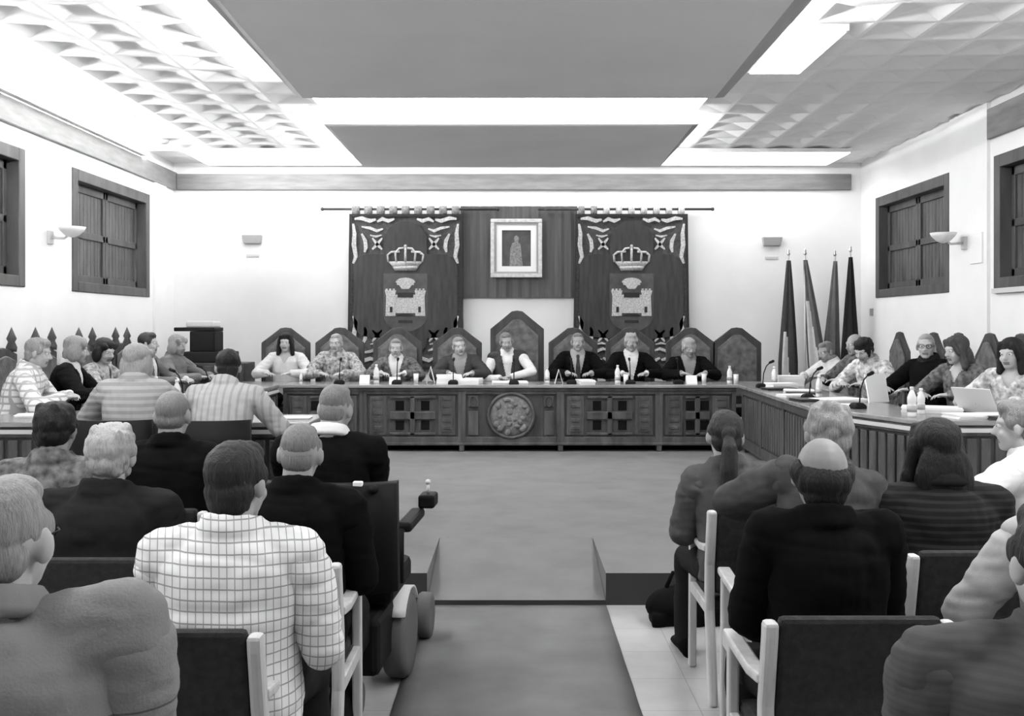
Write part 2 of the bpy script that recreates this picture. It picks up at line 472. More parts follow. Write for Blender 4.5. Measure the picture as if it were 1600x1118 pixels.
        if ruf:
            ruffle(m2, ruf*.6, 6.5, len(label)*.37, None, (1.25, 1, 1)); ruffle(m2, ruf*.35, 17, 5+len(label), None, (.7, .7, 1.7)); ruffle(m2, ruf*.25, 24, 9, None, (1.8, 1, .5))
        if ruf > .004:
            crease(m2, .005, 4.5, len(label)*.7, (1, 1, .6)); crease(m2, .003, 7, 3, (.5, .5, 1.5))
        if vneck:
            tb, wd = vneck; bm2 = bmesh.new(); bm2.from_mesh(m2); TI = T.transposed(); dead = []
            for f in bm2.faces:
                c = TI @ (f.calc_center_median()-P); t = c.z/TL
                if t > tb and c.y > .0 and abs(c.x) < .01+wd*(t-tb)/(1-tb): dead.append(f)
            bmesh.ops.delete(bm2, geom=dead, context='FACES'); bm2.to_mesh(m2); bm2.free()
        ob = link(name, m2, m, body, True)
        for sg in (1, -1) if sleeves else ():
            sb = MB(); arm(sb, sg, inf+.003, stop if sleeves == 'long' else .12, start=.16)
            sb.caps(S[sg]-X*(sg*.03)-U*.035, S[sg]-U*.012, .05+inf, .052+inf)
            m3 = union(sb, max(vox, .009), 3)
            ruffle(m3, ruf*.45, 9, sg*2+len(label)*.2, None, (1, 1, 1.3)); ruffle(m3, ruf*.35+.001, 24, 1+len(label), None, (.6, .6, 1.7))
            if ruf > .004: crease(m3, .003, 6.5, sg+len(label)*.3, (.6, .6, 1.7))
            link('sleeve', m3, m, ob, True)
        return ob
    if style == 'jacket':
        shell('shirt', shirt, .010, 'long', ruf=.003, stop=1.0); shell('jacket', top, .024, 'long', coll=False, t1=.965, vneck=(.36, .085), stop=.9)
    elif style == 'coat': shell('jacket', top, .024, 'long', coll=collar is None or collar == top)
    elif style == 'vest':
        shell('shirt', shirt, .012, 'long', ruf=.006); shell('waistcoat', top, .024, None, coll=False, t1=.94, vneck=(.3, .07))
    elif style == 'shirt': shell('shirt', top, .020, 'short' if short else 'long')
    elif style == 'blouse': shell('blouse', top, .018, 'short' if short else 'long', coll=False, t1=.93, vneck=(.78, .07))
    else: shell('sweater', top, .025, 'long', coll=bool(collar is None), t1=1.0)
    if collar:
        cb = MB()
        for dz, rr_, ex in ((.012, .017, .022), (.030, .015, .016), (.044, .012, .010)):
            cb.tube([tp(1, (.066+ex)*math.cos(q), -.004+(.064+ex)*math.sin(q))+U*(dz-.012*math.sin(q)) for q in [2*PI*i/20 for i in range(20)]], rr_, 8, closed=True)
        link('collar', union(cb, .006, 2), collar, body, True)
    if tie:
        tb = MB(); rings = []
        for t, wd in ((.965, .014), (.92, .022), (.88, .016), (.7, .026), (.5, .034), (.38, .036), (.34, .004)):
            y = sect(t)[1]*(.5+.5*fat)+.012
            rings.append([tp(t, -wd, y), tp(t, wd, y), tp(t, wd*.8, y+.012), tp(t, -wd*.8, y+.012)])
        tb.loft(rings); tb.build('tie', tie, body)
    lb = MB(); lb.ball(P+V((0, .0, -.005)), (.182, .135, .098))
    for sg in (1, -1):
        lb.caps(hips[sg], knees[sg], .094, .070); lb.caps(knees[sg], ank[sg], .068, .056)
    l2 = union(lb, .013, 3); ruffle(l2, .008, 9, 2); link('trousers', l2, legs, body, True)
    for sg in (1, -1):
        sb = MB(); a = ank[sg]; a0 = V((a.x, a.y, 0))
        sb.loft([[a0+V((w*math.cos(q), y, h*.5+h*.5*math.sin(q))) for q in [2*PI*i/12 for i in range(12)]] for y, w, h in ((-.075, .02, .05), (-.06, .036, .09), (0, .042, .11), (.08, .044, .075), (.15, .046, .055), (.185, .03, .04), (.195, .01, .02))])
        sb.build('shoe', C_black, body, True)
    if glasses:
        gb = MB()
        for sg in (1, -1): gb.tube([hp(sg*.031+.024*math.cos(q), .094-.004*abs(math.cos(q)), -.005+.018*math.sin(q)) for q in [2*PI*i/16 for i in range(16)]], .0022, 6, closed=True)
        gb.tube([hp(-.008, .096, .0), hp(.008, .096, .0)], .002, 6)
        for sg in (1, -1): gb.tube([hp(sg*.055, .09, -.003), hp(sg*.078, .05, 0), hp(sg*.082, -.015, .0)], .002, 6)
        gb.build('glasses', M_plastic, body)
    return body

PXS = lambda px, d: (px-VX)*d/FPX

# ---- people behind the main desk (facing the camera)
G1 = 'councillors behind the main desk'
YP = 13.03
def at_desk(px, label, **k):
    k.setdefault('arms', DESK); k.setdefault('vox', .0075)
    return person(label, (PXS(px, YP), YP, DZ), 180, group=G1, **k)
at_desk(448, 'woman with long dark hair in white blouse, seated in leftmost pointed chair', skin=SKINL, hair='long', hm=H_black, top=C_white, style='blouse', size=.98, lean=2, fluff=1.05, py=520)
at_desk(528, 'white-haired man in mottled grey jacket seated second from left at main desk', skin=SKINL, hair='crop', hm=H_white, top=C_mott, style='coat', head=(-8, -6, 0), size=.97, lean=8, py=520)
at_desk(620, 'dark-jacketed man with open white shirt in front of left tapestry', skin=SKINL, hair='crop', hm=H_silver, top=C_mottd, style='jacket', size=.93, lean=8, head=(4, -4, 0), py=528)
at_desk(722, 'grey-haired man in dark jacket leaning aside by left tapestry, papers before him', skin=SKINL, hair='crop', hm=H_silver, top=C_dgrey, style='jacket', side=3, size=.95, lean=6, head=(18, -4, 6), shirt=C_light, py=525)
at_desk(796, 'man in dark waistcoat with pale sleeve and bent elbow, seated in tallest chair', skin=SKIN, hair='crop', hm=H_grey, top=C_dgrey, style='vest', shirt=C_white, size=1.02, lean=6, side=3, head=(10, -12, 6),
        arms=(((.12, .42, .83), (.4, .0, -.5)), ((-.03, .40, .845), (-1, .05, -.15))), py=512)
at_desk(902, 'man in black suit and dark tie right of the tallest chair', skin=SKIN, hair='crop', hm=H_grey, top=C_black, style='jacket', tie=C_dgrey, size=1.0, lean=4, shirt=C_pale, py=519)
at_desk(985, 'white-haired man in black jacket and bright white shirt before right tapestry', skin=SKIN, hair='full', hm=H_white, top=C_black, style='jacket', size=.99, lean=4, fluff=.7, py=520)
at_desk(1074, 'white-haired man in black jacket looking down at right end of main desk', skin=SKIN, hair='full', hm=H_white, top=C_black, style='jacket', shirt=C_light, size=.95, lean=7, head=(14, -14, 4), fluff=.8, py=527)

# ---- people along the left arm (facing right)
G2 = 'people along the left table'
person('person in pale plaid shirt bent over left table at edge of photo', (-4.12, 8.36, DZ), -76, lean=16, head=(-5, -12, 0), skin=SKINL, hair='short', hm=H_silver, top=C_plaid, style='shirt', arms=DESK, vox=.0075, group=G2, fat=1.1, py=516)
person('blond woman in dark jacket and pale scarf at left table', (-4.05, 9.15, DZ), -78, lean=8, head=(8, -8, 0), skin=SKIN, hair='bob', hm=H_blond, top=C_black, style='jacket', arms=DESK, vox=.0075, group=G2, py=525)
person('woman with dark bobbed hair in mottled grey top at left table', (-4.1, 9.95, DZ), -95, lean=8, head=(-22, -14, 0), skin=SKINL, hair='bob', hm=H_black, top=C_mott, style='blouse', arms=DESK, vox=.0075, group=G2, fluff=1.15, py=528)
person('dark-haired man seen in profile beside the second carved chair at left', (-4.02, 11.05, DZ), -92, lean=4, head=(4, 0, 0), skin=SKINL, hair='short', hm=H_dark, top=C_mid, style='jacket', arms=DESK, vox=.0075, group=G2, size=1.02, py=517)
person('sandy-haired person in mid-grey coat near the black printer', (-3.98, 11.85, DZ), -100, lean=5, head=(-10, -6, 0), skin=SKIN, hair='bob', hm=H_blond, top=C_mid, style='coat', arms=DESK, vox=.0075, group=G2, size=.98, py=523)
# the pair at the near end with their backs to the camera
person('blond woman in light grey top sitting with her back turned on the dais', (-2.52, 6.72, DZ), 4, lean=12, head=(-12, -4, 0), skin=SKINL, hair='bob', hm=H_blond, top=C_rib, style='sweater', arms=DESK, size=.96, py=538)
person('dark-haired man in pale grey shirt sitting with back turned on the dais', (-1.94, 6.70, DZ), -4, lean=18, head=(16, -10, 0), skin=SKIN, hair='short', hm=H_black, top=C_fine, style='shirt', arms=(((.22, .46, .865), (.55, -.3, -.6)), ((-.17, .44, .865), (-.6, -.3, -.7))), fat=1.1, py=546)

# ---- people along the right arm (facing left)
G3 = 'people along the right table'
person('grey-haired person in white shirt bent over papers beside the flags', (3.86, 12.05, DZ), 112, lean=18, head=(0, -18, 0), skin=SKIN, hair='crop', hm=H_grey, top=C_white, style='shirt', arms=DESK, vox=.0075, group=G3, py=532)
person('bald person in mottled dark jacket at right table, behind the dark-haired one leaning', (3.86, 11.25, DZ), 106, lean=8, head=(0, -8, 0), skin=SKIN, hair='fringe', hm=H_dark, top=C_mottd, style='coat', arms=DESK, vox=.0075, group=G3, py=520)
person('person with black hair leaning head down in pale patterned top at right table', (3.80, 10.55, DZ), 118, lean=20, head=(10, -26, 0), skin=SKINL, hair='full', hm=H_black, top=C_mottl, style='shirt', arms=DESK, vox=.0075, group=G3, size=1.06, py=525)
person('white-haired man with dark-framed glasses in black top at right table', (3.93, 9.62, DZ), 116, lean=5, head=(38, -2, 0), skin=SKINL, hair='crop', hm=H_white, top=C_black, style='sweater', glasses=True, arms=DESK, vox=.0075, group=G3, size=1.01, collar=C_char, py=520)
person('woman with long dark brown hair in dark top at right table', (3.95, 8.88, DZ), 118, lean=10, head=(-18, -10, 0), skin=SKINL, hair='long', hm=H_brown, top=C_mottd, style='blouse', arms=DESK, vox=.0075, group=G3, size=1.0, fluff=1.2, py=524)
person('woman with dark hair in mottled pale top at right edge of right table', (4.05, 8.2, DZ), 128, lean=10, head=(0, -6, 0), skin=SKINL, hair='long', hm=H_black, top=C_mottl, style='blouse', arms=DESK, vox=.0075, group=G3, size=.96, py=528)

# ---- audience, left block (backs to the camera)
G4 = 'audience seated with backs to the camera'
person('broad grey-haired person in grey jacket, largest figure at lower left corner', (-.945, 1.80, 0), 2, seat=.47, lean=7, head=(-3, 0, 0), skin=SKINL, hair='crop', hm=H_silver, top=C_tweed, style='coat', collar=C_grey, fat=1.34, shoulders=1.0, glasses=True, hvox=.004, vox=.007, group=G4, hscale=1.02, sh_up=.05, py=745)
person('dark-haired man in white checked shirt in left chairs', (-.82, 2.95, 0), -2, lean=4, head=(-14, -4, -2), skin=SKIN, hair='short', hm=H_dark, top=C_check, style='shirt', hvox=.004, vox=.007, group=G4, size=1.0, fat=1.14, fluff=2.2, arms=(((.19, .26, .68), (.35, -.7, -.4)), ((-.14, .30, .67), (-.5, -.6, -.4))), py=690)
person('white-haired man in charcoal jacket sitting ahead and left of the checked shirt man', (-1.52, 3.78, 0), 0, seat=.43, lean=5, head=(6, -2, 2), skin=SKINL, hair='full', hm=H_white, top=C_char, style='coat', hvox=.005, group=G4, fat=1.18, fluff=.9, size=.95, py=662)
person('man with cropped grey hair in black jacket beside the wheelchair', (-.82, 3.78, 0), -4, seat=.44, lean=6, head=(4, -6, 3), skin=SKIN, hair='crop', hm=H_grey, top=C_black, style='coat', hvox=.005, group=G4, fat=1.1, size=.96, fluff=2.0, kneel=.28, py=658)
person('bald man in black high-necked coat in left audience', (-1.60, 4.72, 0), 0, lean=4, head=(2, -4, 0), skin=SKIN, hair='shaved', hm=H_grey, top=C_black, style='coat', group=G4, fat=1.05, size=1.01, py=608)
person('dark-haired person in mottled grey coat at left side of audience', (-2.02, 4.45, 0), 4, seat=.44, lean=4, head=(-2, -4, 0), skin=SKIN, hair='full', hm=H_black, top=C_mottd, style='coat', group=G4, fat=1.0, size=.95, fluff=.9, py=628)
person('grey-haired man in black jacket with pale collar sitting in the wheelchair', (-.865, 4.72, 0), -6, seat=.55, lean=6, head=(-6, -8, 4), neck=.02, skin=SKIN, hair='crop', hm=H_grey, top=C_black, style='coat', collar=C_white, group=G4, fat=1.12, size=.95, kneel=.0, fluff=2.0, py=597)

# ---- audience, right block
person('balding man with dark fringe of hair in black coat, right block', (.93, 3.04, 0), 2, lean=3, head=(-4, -2, 2), skin=SKIND, hair='fringe', hm=H_black, top=C_black, style='coat', hvox=.0045, vox=.007, group=G4, fat=.98, shoulders=.92, fluff=1.06, sh_up=.03, py=678)
person('light-haired person in grey jacket with elbow raised over the next chair', (1.16, 3.88, 0), 0, lean=4, side=5, head=(0, -2, 0), skin=SKIN, hair='full', hm=H_silver, top=C_ash, style='coat', group=G4, shoulders=.86, fat=1.0, size=.99, raise_l=.03, fluff=.9,
       arms=(((.12, .31, .67), (.4, -.6, -.5)), ((-.14, .44, .86), (-.9, -.2, .0))), py=628)
person('woman with dark ponytail in dark grey dress leaning out to the aisle', (1.02, 4.72, 0), 2, seat=.44, lean=4, side=-4, head=(-6, -2, 4), skin=SKIN, hair='tail', hm=H_dark, top=C_knit, style='sweater', collar=None, group=G4, fat=.9, shoulders=.92, legs=C_char, py=640)
person('woman with thick long dark hair in dark striped top, right block', (1.62, 3.86, 0), 0, lean=4, head=(2, 0, 0), skin=SKIN, hair='long', hm=H_black, top=C_stripe, style='sweater', group=G4, fat=1.12, size=.94, fluff=1.3, collar=C_char, py=655)
person('person in white shirt turned in profile at right side of audience', (2.42, 4.72, 0), 40, lean=6, head=(20, -4, 0), skin=SKINL, hair='short', hm=H_grey, top=C_white, style='shirt', group=G4, size=.94, arms=(((.14, .34, .62), (.8, -.3, -.4)), ((-.30, .30, .72), (-.9, -.3, .2))), py=625)
person('person in pale creased shirt with bent arm at right edge, head out of frame', (1.72, 3.08, 0), 6, lean=3, head=(0, 0, 0), skin=SKIN, hair='short', hm=H_grey, top=C_pale, style='shirt', group=G4, arms=(((.14, .34, .62), (.8, -.3, -.4)), ((-.20, .26, .70), (-.8, -.5, -.2))), vox=.008)
person('dark-haired person in dark grey knitted sweater at lower right corner', (1.06, 1.92, 0), -6, seat=.46, lean=8, head=(6, 2, 0), skin=SKINL, hair='short', hm=H_dark, top=C_ribd, style='sweater', group=G4, fat=1.42, vox=.007, hvox=.004, size=1.02, py=788)

# ------------------------------------------------------------------ the setting
def struct(name, mb, m, **k): return mb.build(name, m, kind='structure', **k)
struct('floor', MB().box(WL-.1, WR+.1, WF, WB+.1, -.1, 0), M_floor)
RX0, RX1, RY0, RY1 = -.515, .545, 6.07, 7.08
dm = MB()
dm.slab([(WL, RY0), (RX0, RY0), (RX0, RY1), (RX1, RY1), (RX1, RY0), (WR, RY0), (WR, WB), (WL, WB)], 0.0, DZ)
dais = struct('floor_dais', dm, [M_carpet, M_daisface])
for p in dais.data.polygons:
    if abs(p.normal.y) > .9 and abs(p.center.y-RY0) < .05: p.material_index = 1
rm = MB()
a, b = RX0+.003, RX1-.003
rm.loft([[V((a, RY0+.0, 0)), V((b, RY0, 0)), V((b, RY0, .03)), V((a, RY0, .03))], [V((a, RY1-.003, 0)), V((b, RY1-.003, 0)), V((b, RY1-.003, DZ)), V((a, RY1-.003, DZ))]])
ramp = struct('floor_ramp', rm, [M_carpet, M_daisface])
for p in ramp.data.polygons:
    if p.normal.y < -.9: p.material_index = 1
# aisle runner on the stone floor, slightly wavy
rb = bmesh.new(); nx, ny = 12, 90
vv = [[rb.verts.new((RX0-.01+(RX1-RX0+.01)*i/nx, WF+.6+(RY0-.02-WF-.6)*j/ny, .006+.004*noise.noise(V((i*.12, j*.45, 0)))+.003*noise.noise(V((i*.5, j*1.1, 4))))) for i in range(nx+1)] for j in range(ny+1)]
for j in range(ny):
    for i in range(nx): rb.faces.new((vv[j][i], vv[j][i+1], vv[j+1][i+1], vv[j+1][i]))
me = bpy.data.meshes.new('aisle_carpet'); rb.to_mesh(me); rb.free()
run = link('aisle_carpet', me, M_runner, None, True)
sm = run.modifiers.new('thick', 'SOLIDIFY'); sm.thickness = .006; sm.offset = -1
tag(run, 'grey carpet runner laid along the aisle up to the ramp', 'carpet')

struct('wall_back', MB().box(WL-.1, WR+.1, WB, WB+.1, 0, CEIL+.1), M_wall)
struct('wall_rear', MB().box(WL-.1, WR+.1, WF-.1, WF, 0, CEIL+.1), M_wall)
WIN_Z = (2.04, 3.40)
LW = [(7.75, 10.13), (11.23, 13.59), (4.2, 6.6), (.6, 3.0)]
RWN = [(8.15, 10.53), (11.62, 13.97), (4.6, 7.0), (1.0, 3.4)]
def side_wall(name, x0, x1, wins):
    mb = MB(); z0, z1 = WIN_Z; ys = WF
    for a, b in sorted(wins):
        mb.box(x0, x1, ys, a, 0, CEIL+.1); mb.box(x0, x1, a, b, 0, z0); mb.box(x0, x1, a, b, z1, CEIL+.1); ys = b
    mb.box(x0, x1, ys, WB, 0, CEIL+.1)
    bmesh.ops.remove_doubles(mb.bm, verts=mb.bm.verts[:], dist=1e-4)
    return struct(name, mb, M_wall)
side_wall('wall_left', WL-.25, WL, LW); side_wall('wall_right', WR, WR+.25, RWN)
wn = 0
for sg, wins, xf in ((1, LW, WL), (-1, RWN, WR)):
    for a, b in wins[:2]:
        wn += 1; z0, z1 = WIN_Z
        ox = xf-sg*.03                                    # inner face just in front of the wall plane
        def bx(mb, d0, d1, *r): x = sorted((xf-sg*d0, xf-sg*d1)); return mb.box(x[0], x[1], *r)
        f = MB()
        for r in ((a, a+.13, z0, z1), (b-.13, b, z0, z1), (a+.13, b-.13, z0, z0+.11), (a+.13, b-.13, z1-.13, z1)): bx(f, -.02, .22, *r)
        fr = f.build('window_%d' % wn, M_shutter, kind='structure', bevel=.008)
        p = MB(); bx(p, .20, .23, a+.1, b-.1, z0+.1, z1-.1); p.build('window_backing', M_wood2, fr)
        n = 2
        for q in range(n):
            ya, yb = a+.13+(b-a-.26)*q/n, a+.13+(b-a-.26)*(q+1)/n
            s = MB()
            for r in ((ya+.005, ya+.075, z0+.11, z1-.13), (yb-.075, yb-.005, z0+.11, z1-.13), (ya, yb, z0+.11, z0+.20), (ya, yb, z1-.22, z1-.13), (ya, yb, z0+.62, z0+.70)): bx(s, .10, .15, *r)
            sh = s.build('shutter', M_shutter, fr, bevel=.006)
            s = MB(); k = 9
            for i in range(k):
                y0 = ya+.075+(yb-ya-.15)*i/k; bx(s, .125, .145, y0+.004, y0+(yb-ya-.15)/k-.004, z0+.18, z1-.2)
            s.build('slat_panel', M_wood, sh)
        if sg < 0 and wn == 3:
            s = MB(); bx(s, -.05, .2, a+.02, b-.02, z0-.05, z0); s.build('window_sill', M_lightgrey, fr)
# pilasters and trims
tz0, tz1 = 3.59, 3.84
struct('trim_1', MB().box(WL, WL+.05, WF, WB-.001, tz0, tz1), M_trim, bevel=.008)
struct('trim_2', MB().box(WL+.05, 4.80, WB-.05, WB, tz0, tz1-.02), M_trim, bevel=.012)
struct('trim_3', MB().box(WR-.05, WR, WF, 10.62, tz0, tz1+.06), M_trim, bevel=.008)
struct('wall_pilaster_right', MB().box(WR-.035, WR, 10.64, 11.56, DZ, CEIL), M_wall)
struct('wall_pilaster_left', MB().box(WL, WL+.035, 13.75, 14.2, DZ, tz0), M_wall)
# tiled ceiling of shallow pyramids
cm = bmesh.new(); T_ = .48
x = WL-.05
while x < WR+.05:
    y = WF-.05
    while y < WB+.05:
        x1, y1 = x+T_, y+T_; h = .038
        o = [cm.verts.new((p, q, CEIL)) for p, q in ((x, y), (x1, y), (x1, y1), (x, y1))]
        c = [cm.verts.new((p, q, CEIL)) for p, q in ((x+.018, y+.018), (x1-.018, y+.018), (x1-.018, y1-.018), (x+.018, y1-.018))]
        t = cm.verts.new((x+T_/2, y+T_/2, CEIL+h))
        for i in range(4):
            j = (i+1) % 4
            cm.faces.new((o[i], c[i], c[j], o[j])); cm.faces.new((c[i], t, c[j]))
        y += T_
    x += T_
bmesh.ops.remove_doubles(cm, verts=cm.verts[:], dist=1e-4)
bmesh.ops.recalc_face_normals(cm, faces=cm.faces[:])
me = bpy.data.meshes.new('ceiling'); cm.to_mesh(me); cm.free()
link('ceiling', me, M_ceil, kind='structure')
struct('ceiling_slab', MB().box(WL-.1, WR+.1, WF-.1, WB+.1, CEIL+.08, CEIL+.2), M_ceil)
# two dropped ceiling panels; edge shadow built as a darker tapered bevel
PZ = 3.80; PX0, PX1 = -2.03, 1.97
panels = [(-1.9, 9.61, .26), (10.89, 13.76, .07)]
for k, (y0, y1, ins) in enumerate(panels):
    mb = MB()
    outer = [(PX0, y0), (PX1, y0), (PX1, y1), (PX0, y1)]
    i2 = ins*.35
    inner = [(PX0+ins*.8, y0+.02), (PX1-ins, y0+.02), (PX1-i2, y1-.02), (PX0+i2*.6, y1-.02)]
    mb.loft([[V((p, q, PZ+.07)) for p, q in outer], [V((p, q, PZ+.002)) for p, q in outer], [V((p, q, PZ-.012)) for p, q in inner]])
    o = struct('ceiling_panel_%d' % (k+1), mb, [M_panel, M_edge_shade])
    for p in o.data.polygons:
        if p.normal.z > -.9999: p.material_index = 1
    for i_, (hx, hy) in enumerate(((PX0+.4, y0+.3), (PX1-.4, y0+.3), (PX1-.4, y1-.3), (PX0+.4, y1-.3))):
        MB().tube([(hx, hy, PZ+.06), (hx, hy, CEIL+.02)], .012, 8).build('hanger_rod', M_metal, o)

# ------------------------------------------------------------------ wall pieces
def wall_sconce(x, y, z, sg, label):
    t = thing('wall_sconce', label, 'wall lamp', (x, y, z), 0, 'bowl wall lamps on the side walls')
    MB().box(*sorted((0, sg*.03)), -.05, .05, -.09, .05).build('back_plate', M_lightgrey, t, bevel=.006)
    MB().tube([(sg*.02, 0, -.02), (sg*.16, 0, -.03), (sg*.22, 0, .01)], .014, 8).build('bracket', M_lightgrey, t, True)
    MB().lathe([(.02, -.02), (.07, .0), (.12, .05), (.14, .09), (.13, .09), (.11, .055), (.06, .015), (.0, .0)], (sg*.24, 0, 0)).build('bowl_shade', M_plasticw, t, True)
wall_sconce(WL, 10.68, 2.60, 1, 'white bowl wall lamp between the two left windows')
wall_sconce(WR-.035, 11.15, 2.58, -1, 'white bowl wall lamp beside the right far window')
for x, z, lb in ((-3.72, 2.90, 'small grey box lamp on back wall left of the tapestries'), (3.67, 2.87, 'small grey box lamp on back wall above the flags')):
    t = thing('wall_uplight', lb, 'wall lamp', (x, WB, z), 0, 'box lamps on the back wall')
    MB().loft([[V((-.14, -.09, .05)), V((.14, -.09, .05)), V((.14, 0, .05)), V((-.14, 0, .05))], [V((-.12, -.06, -.07)), V((.12, -.06, -.07)), V((.12, 0, -.07)), V((-.12, 0, -.07))]]).build('lamp_body', M_grey, t, bevel=.006)
    MB().box(-.09, .09, -.012, 0, -.26, -.22).build('lower_plate', M_lightgrey, t, bevel=.003)  # small pale grey plate below the lamp body
tag(MB().lathe([(.0, 0), (.09, 0), (.08, -.035), (.05, -.05), (0, -.052)], (-4.4, 12.8, CEIL), 20).build('smoke_detector', M_grey, None, True), 'small round grey detector on the left ceiling', 'detector')
tag(MB().box(WR-.02, WR, 14.1, 14.2, 1.80, 1.90).build('wall_socket', M_grey, None, bevel=.004), 'tiny grey socket on right wall below the far window', 'socket')
tag(MB().box(WR-.055, WR-.035, 10.72, 11.0, 2.32, 2.64).build('cover_plate', M_wall, None, bevel=.004), 'pale flat cover plate beside the right wall lamp', 'plate')

# backing cloth panel, framed portrait
mb = MB(); n = 36; x0, x1 = -.76, .90
front = [V((x0+(x1-x0)*i/n, WB-.045-.010*math.sin(i*1.9)-.006*math.sin(i*.7), 0)) for i in range(n+1)]
outl = [(p.x, p.y) for p in front]+[(x1, WB-.004), (x0, WB-.004)]
bp = mb.slab(outl, 2.06, 3.36).build('backing_panel', M_curtain, None)
tag(bp, 'plain dark grey cloth panel hanging between the two tapestries', 'wall hanging')
t = thing('framed_portrait', 'pale framed portrait picture hung on the dark cloth panel', 'picture', (.035, WB-.066, 2.76))
fw, fh = .365, .415
def ring(w, h, y0, y1, th):
    m = MB(); m.box(-w, w, y0, y1, h-th, h); m.box(-w, w, y0, y1, -h, -h+th); m.box(-w, -w+th, y0, y1, -h+th, h-th); m.box(w-th, w, y0, y1, -h+th, h-th); return m
ring(fw, fh, -.05, 0, .055).build('picture_frame', M_gilt, t, bevel=.008)
ring(fw-.055, fh-.055, -.035, -.005, .03).build('inner_moulding', M_grey, t, bevel=.005)
ring(fw-.085, fh-.085, -.025, -.005, .075).build('mount', M_mount, t)
MB().box(-fw+.1, fw-.1, -.015, 0, -fh+.1, fh-.1).build('canvas', M_picture, t)
mb = MB(); mb.prism([(-.10, -.25), (-.085, .0), (-.06, .07), (-.02, .09), (-.035, .12), (-.03, .165), (0, .185), (.03, .165), (.035, .12), (.02, .09), (.06, .06), (.07, -.05), (.09, -.25)], -.019, -.014)
mb.build('painted_figure', M_emb2, t)

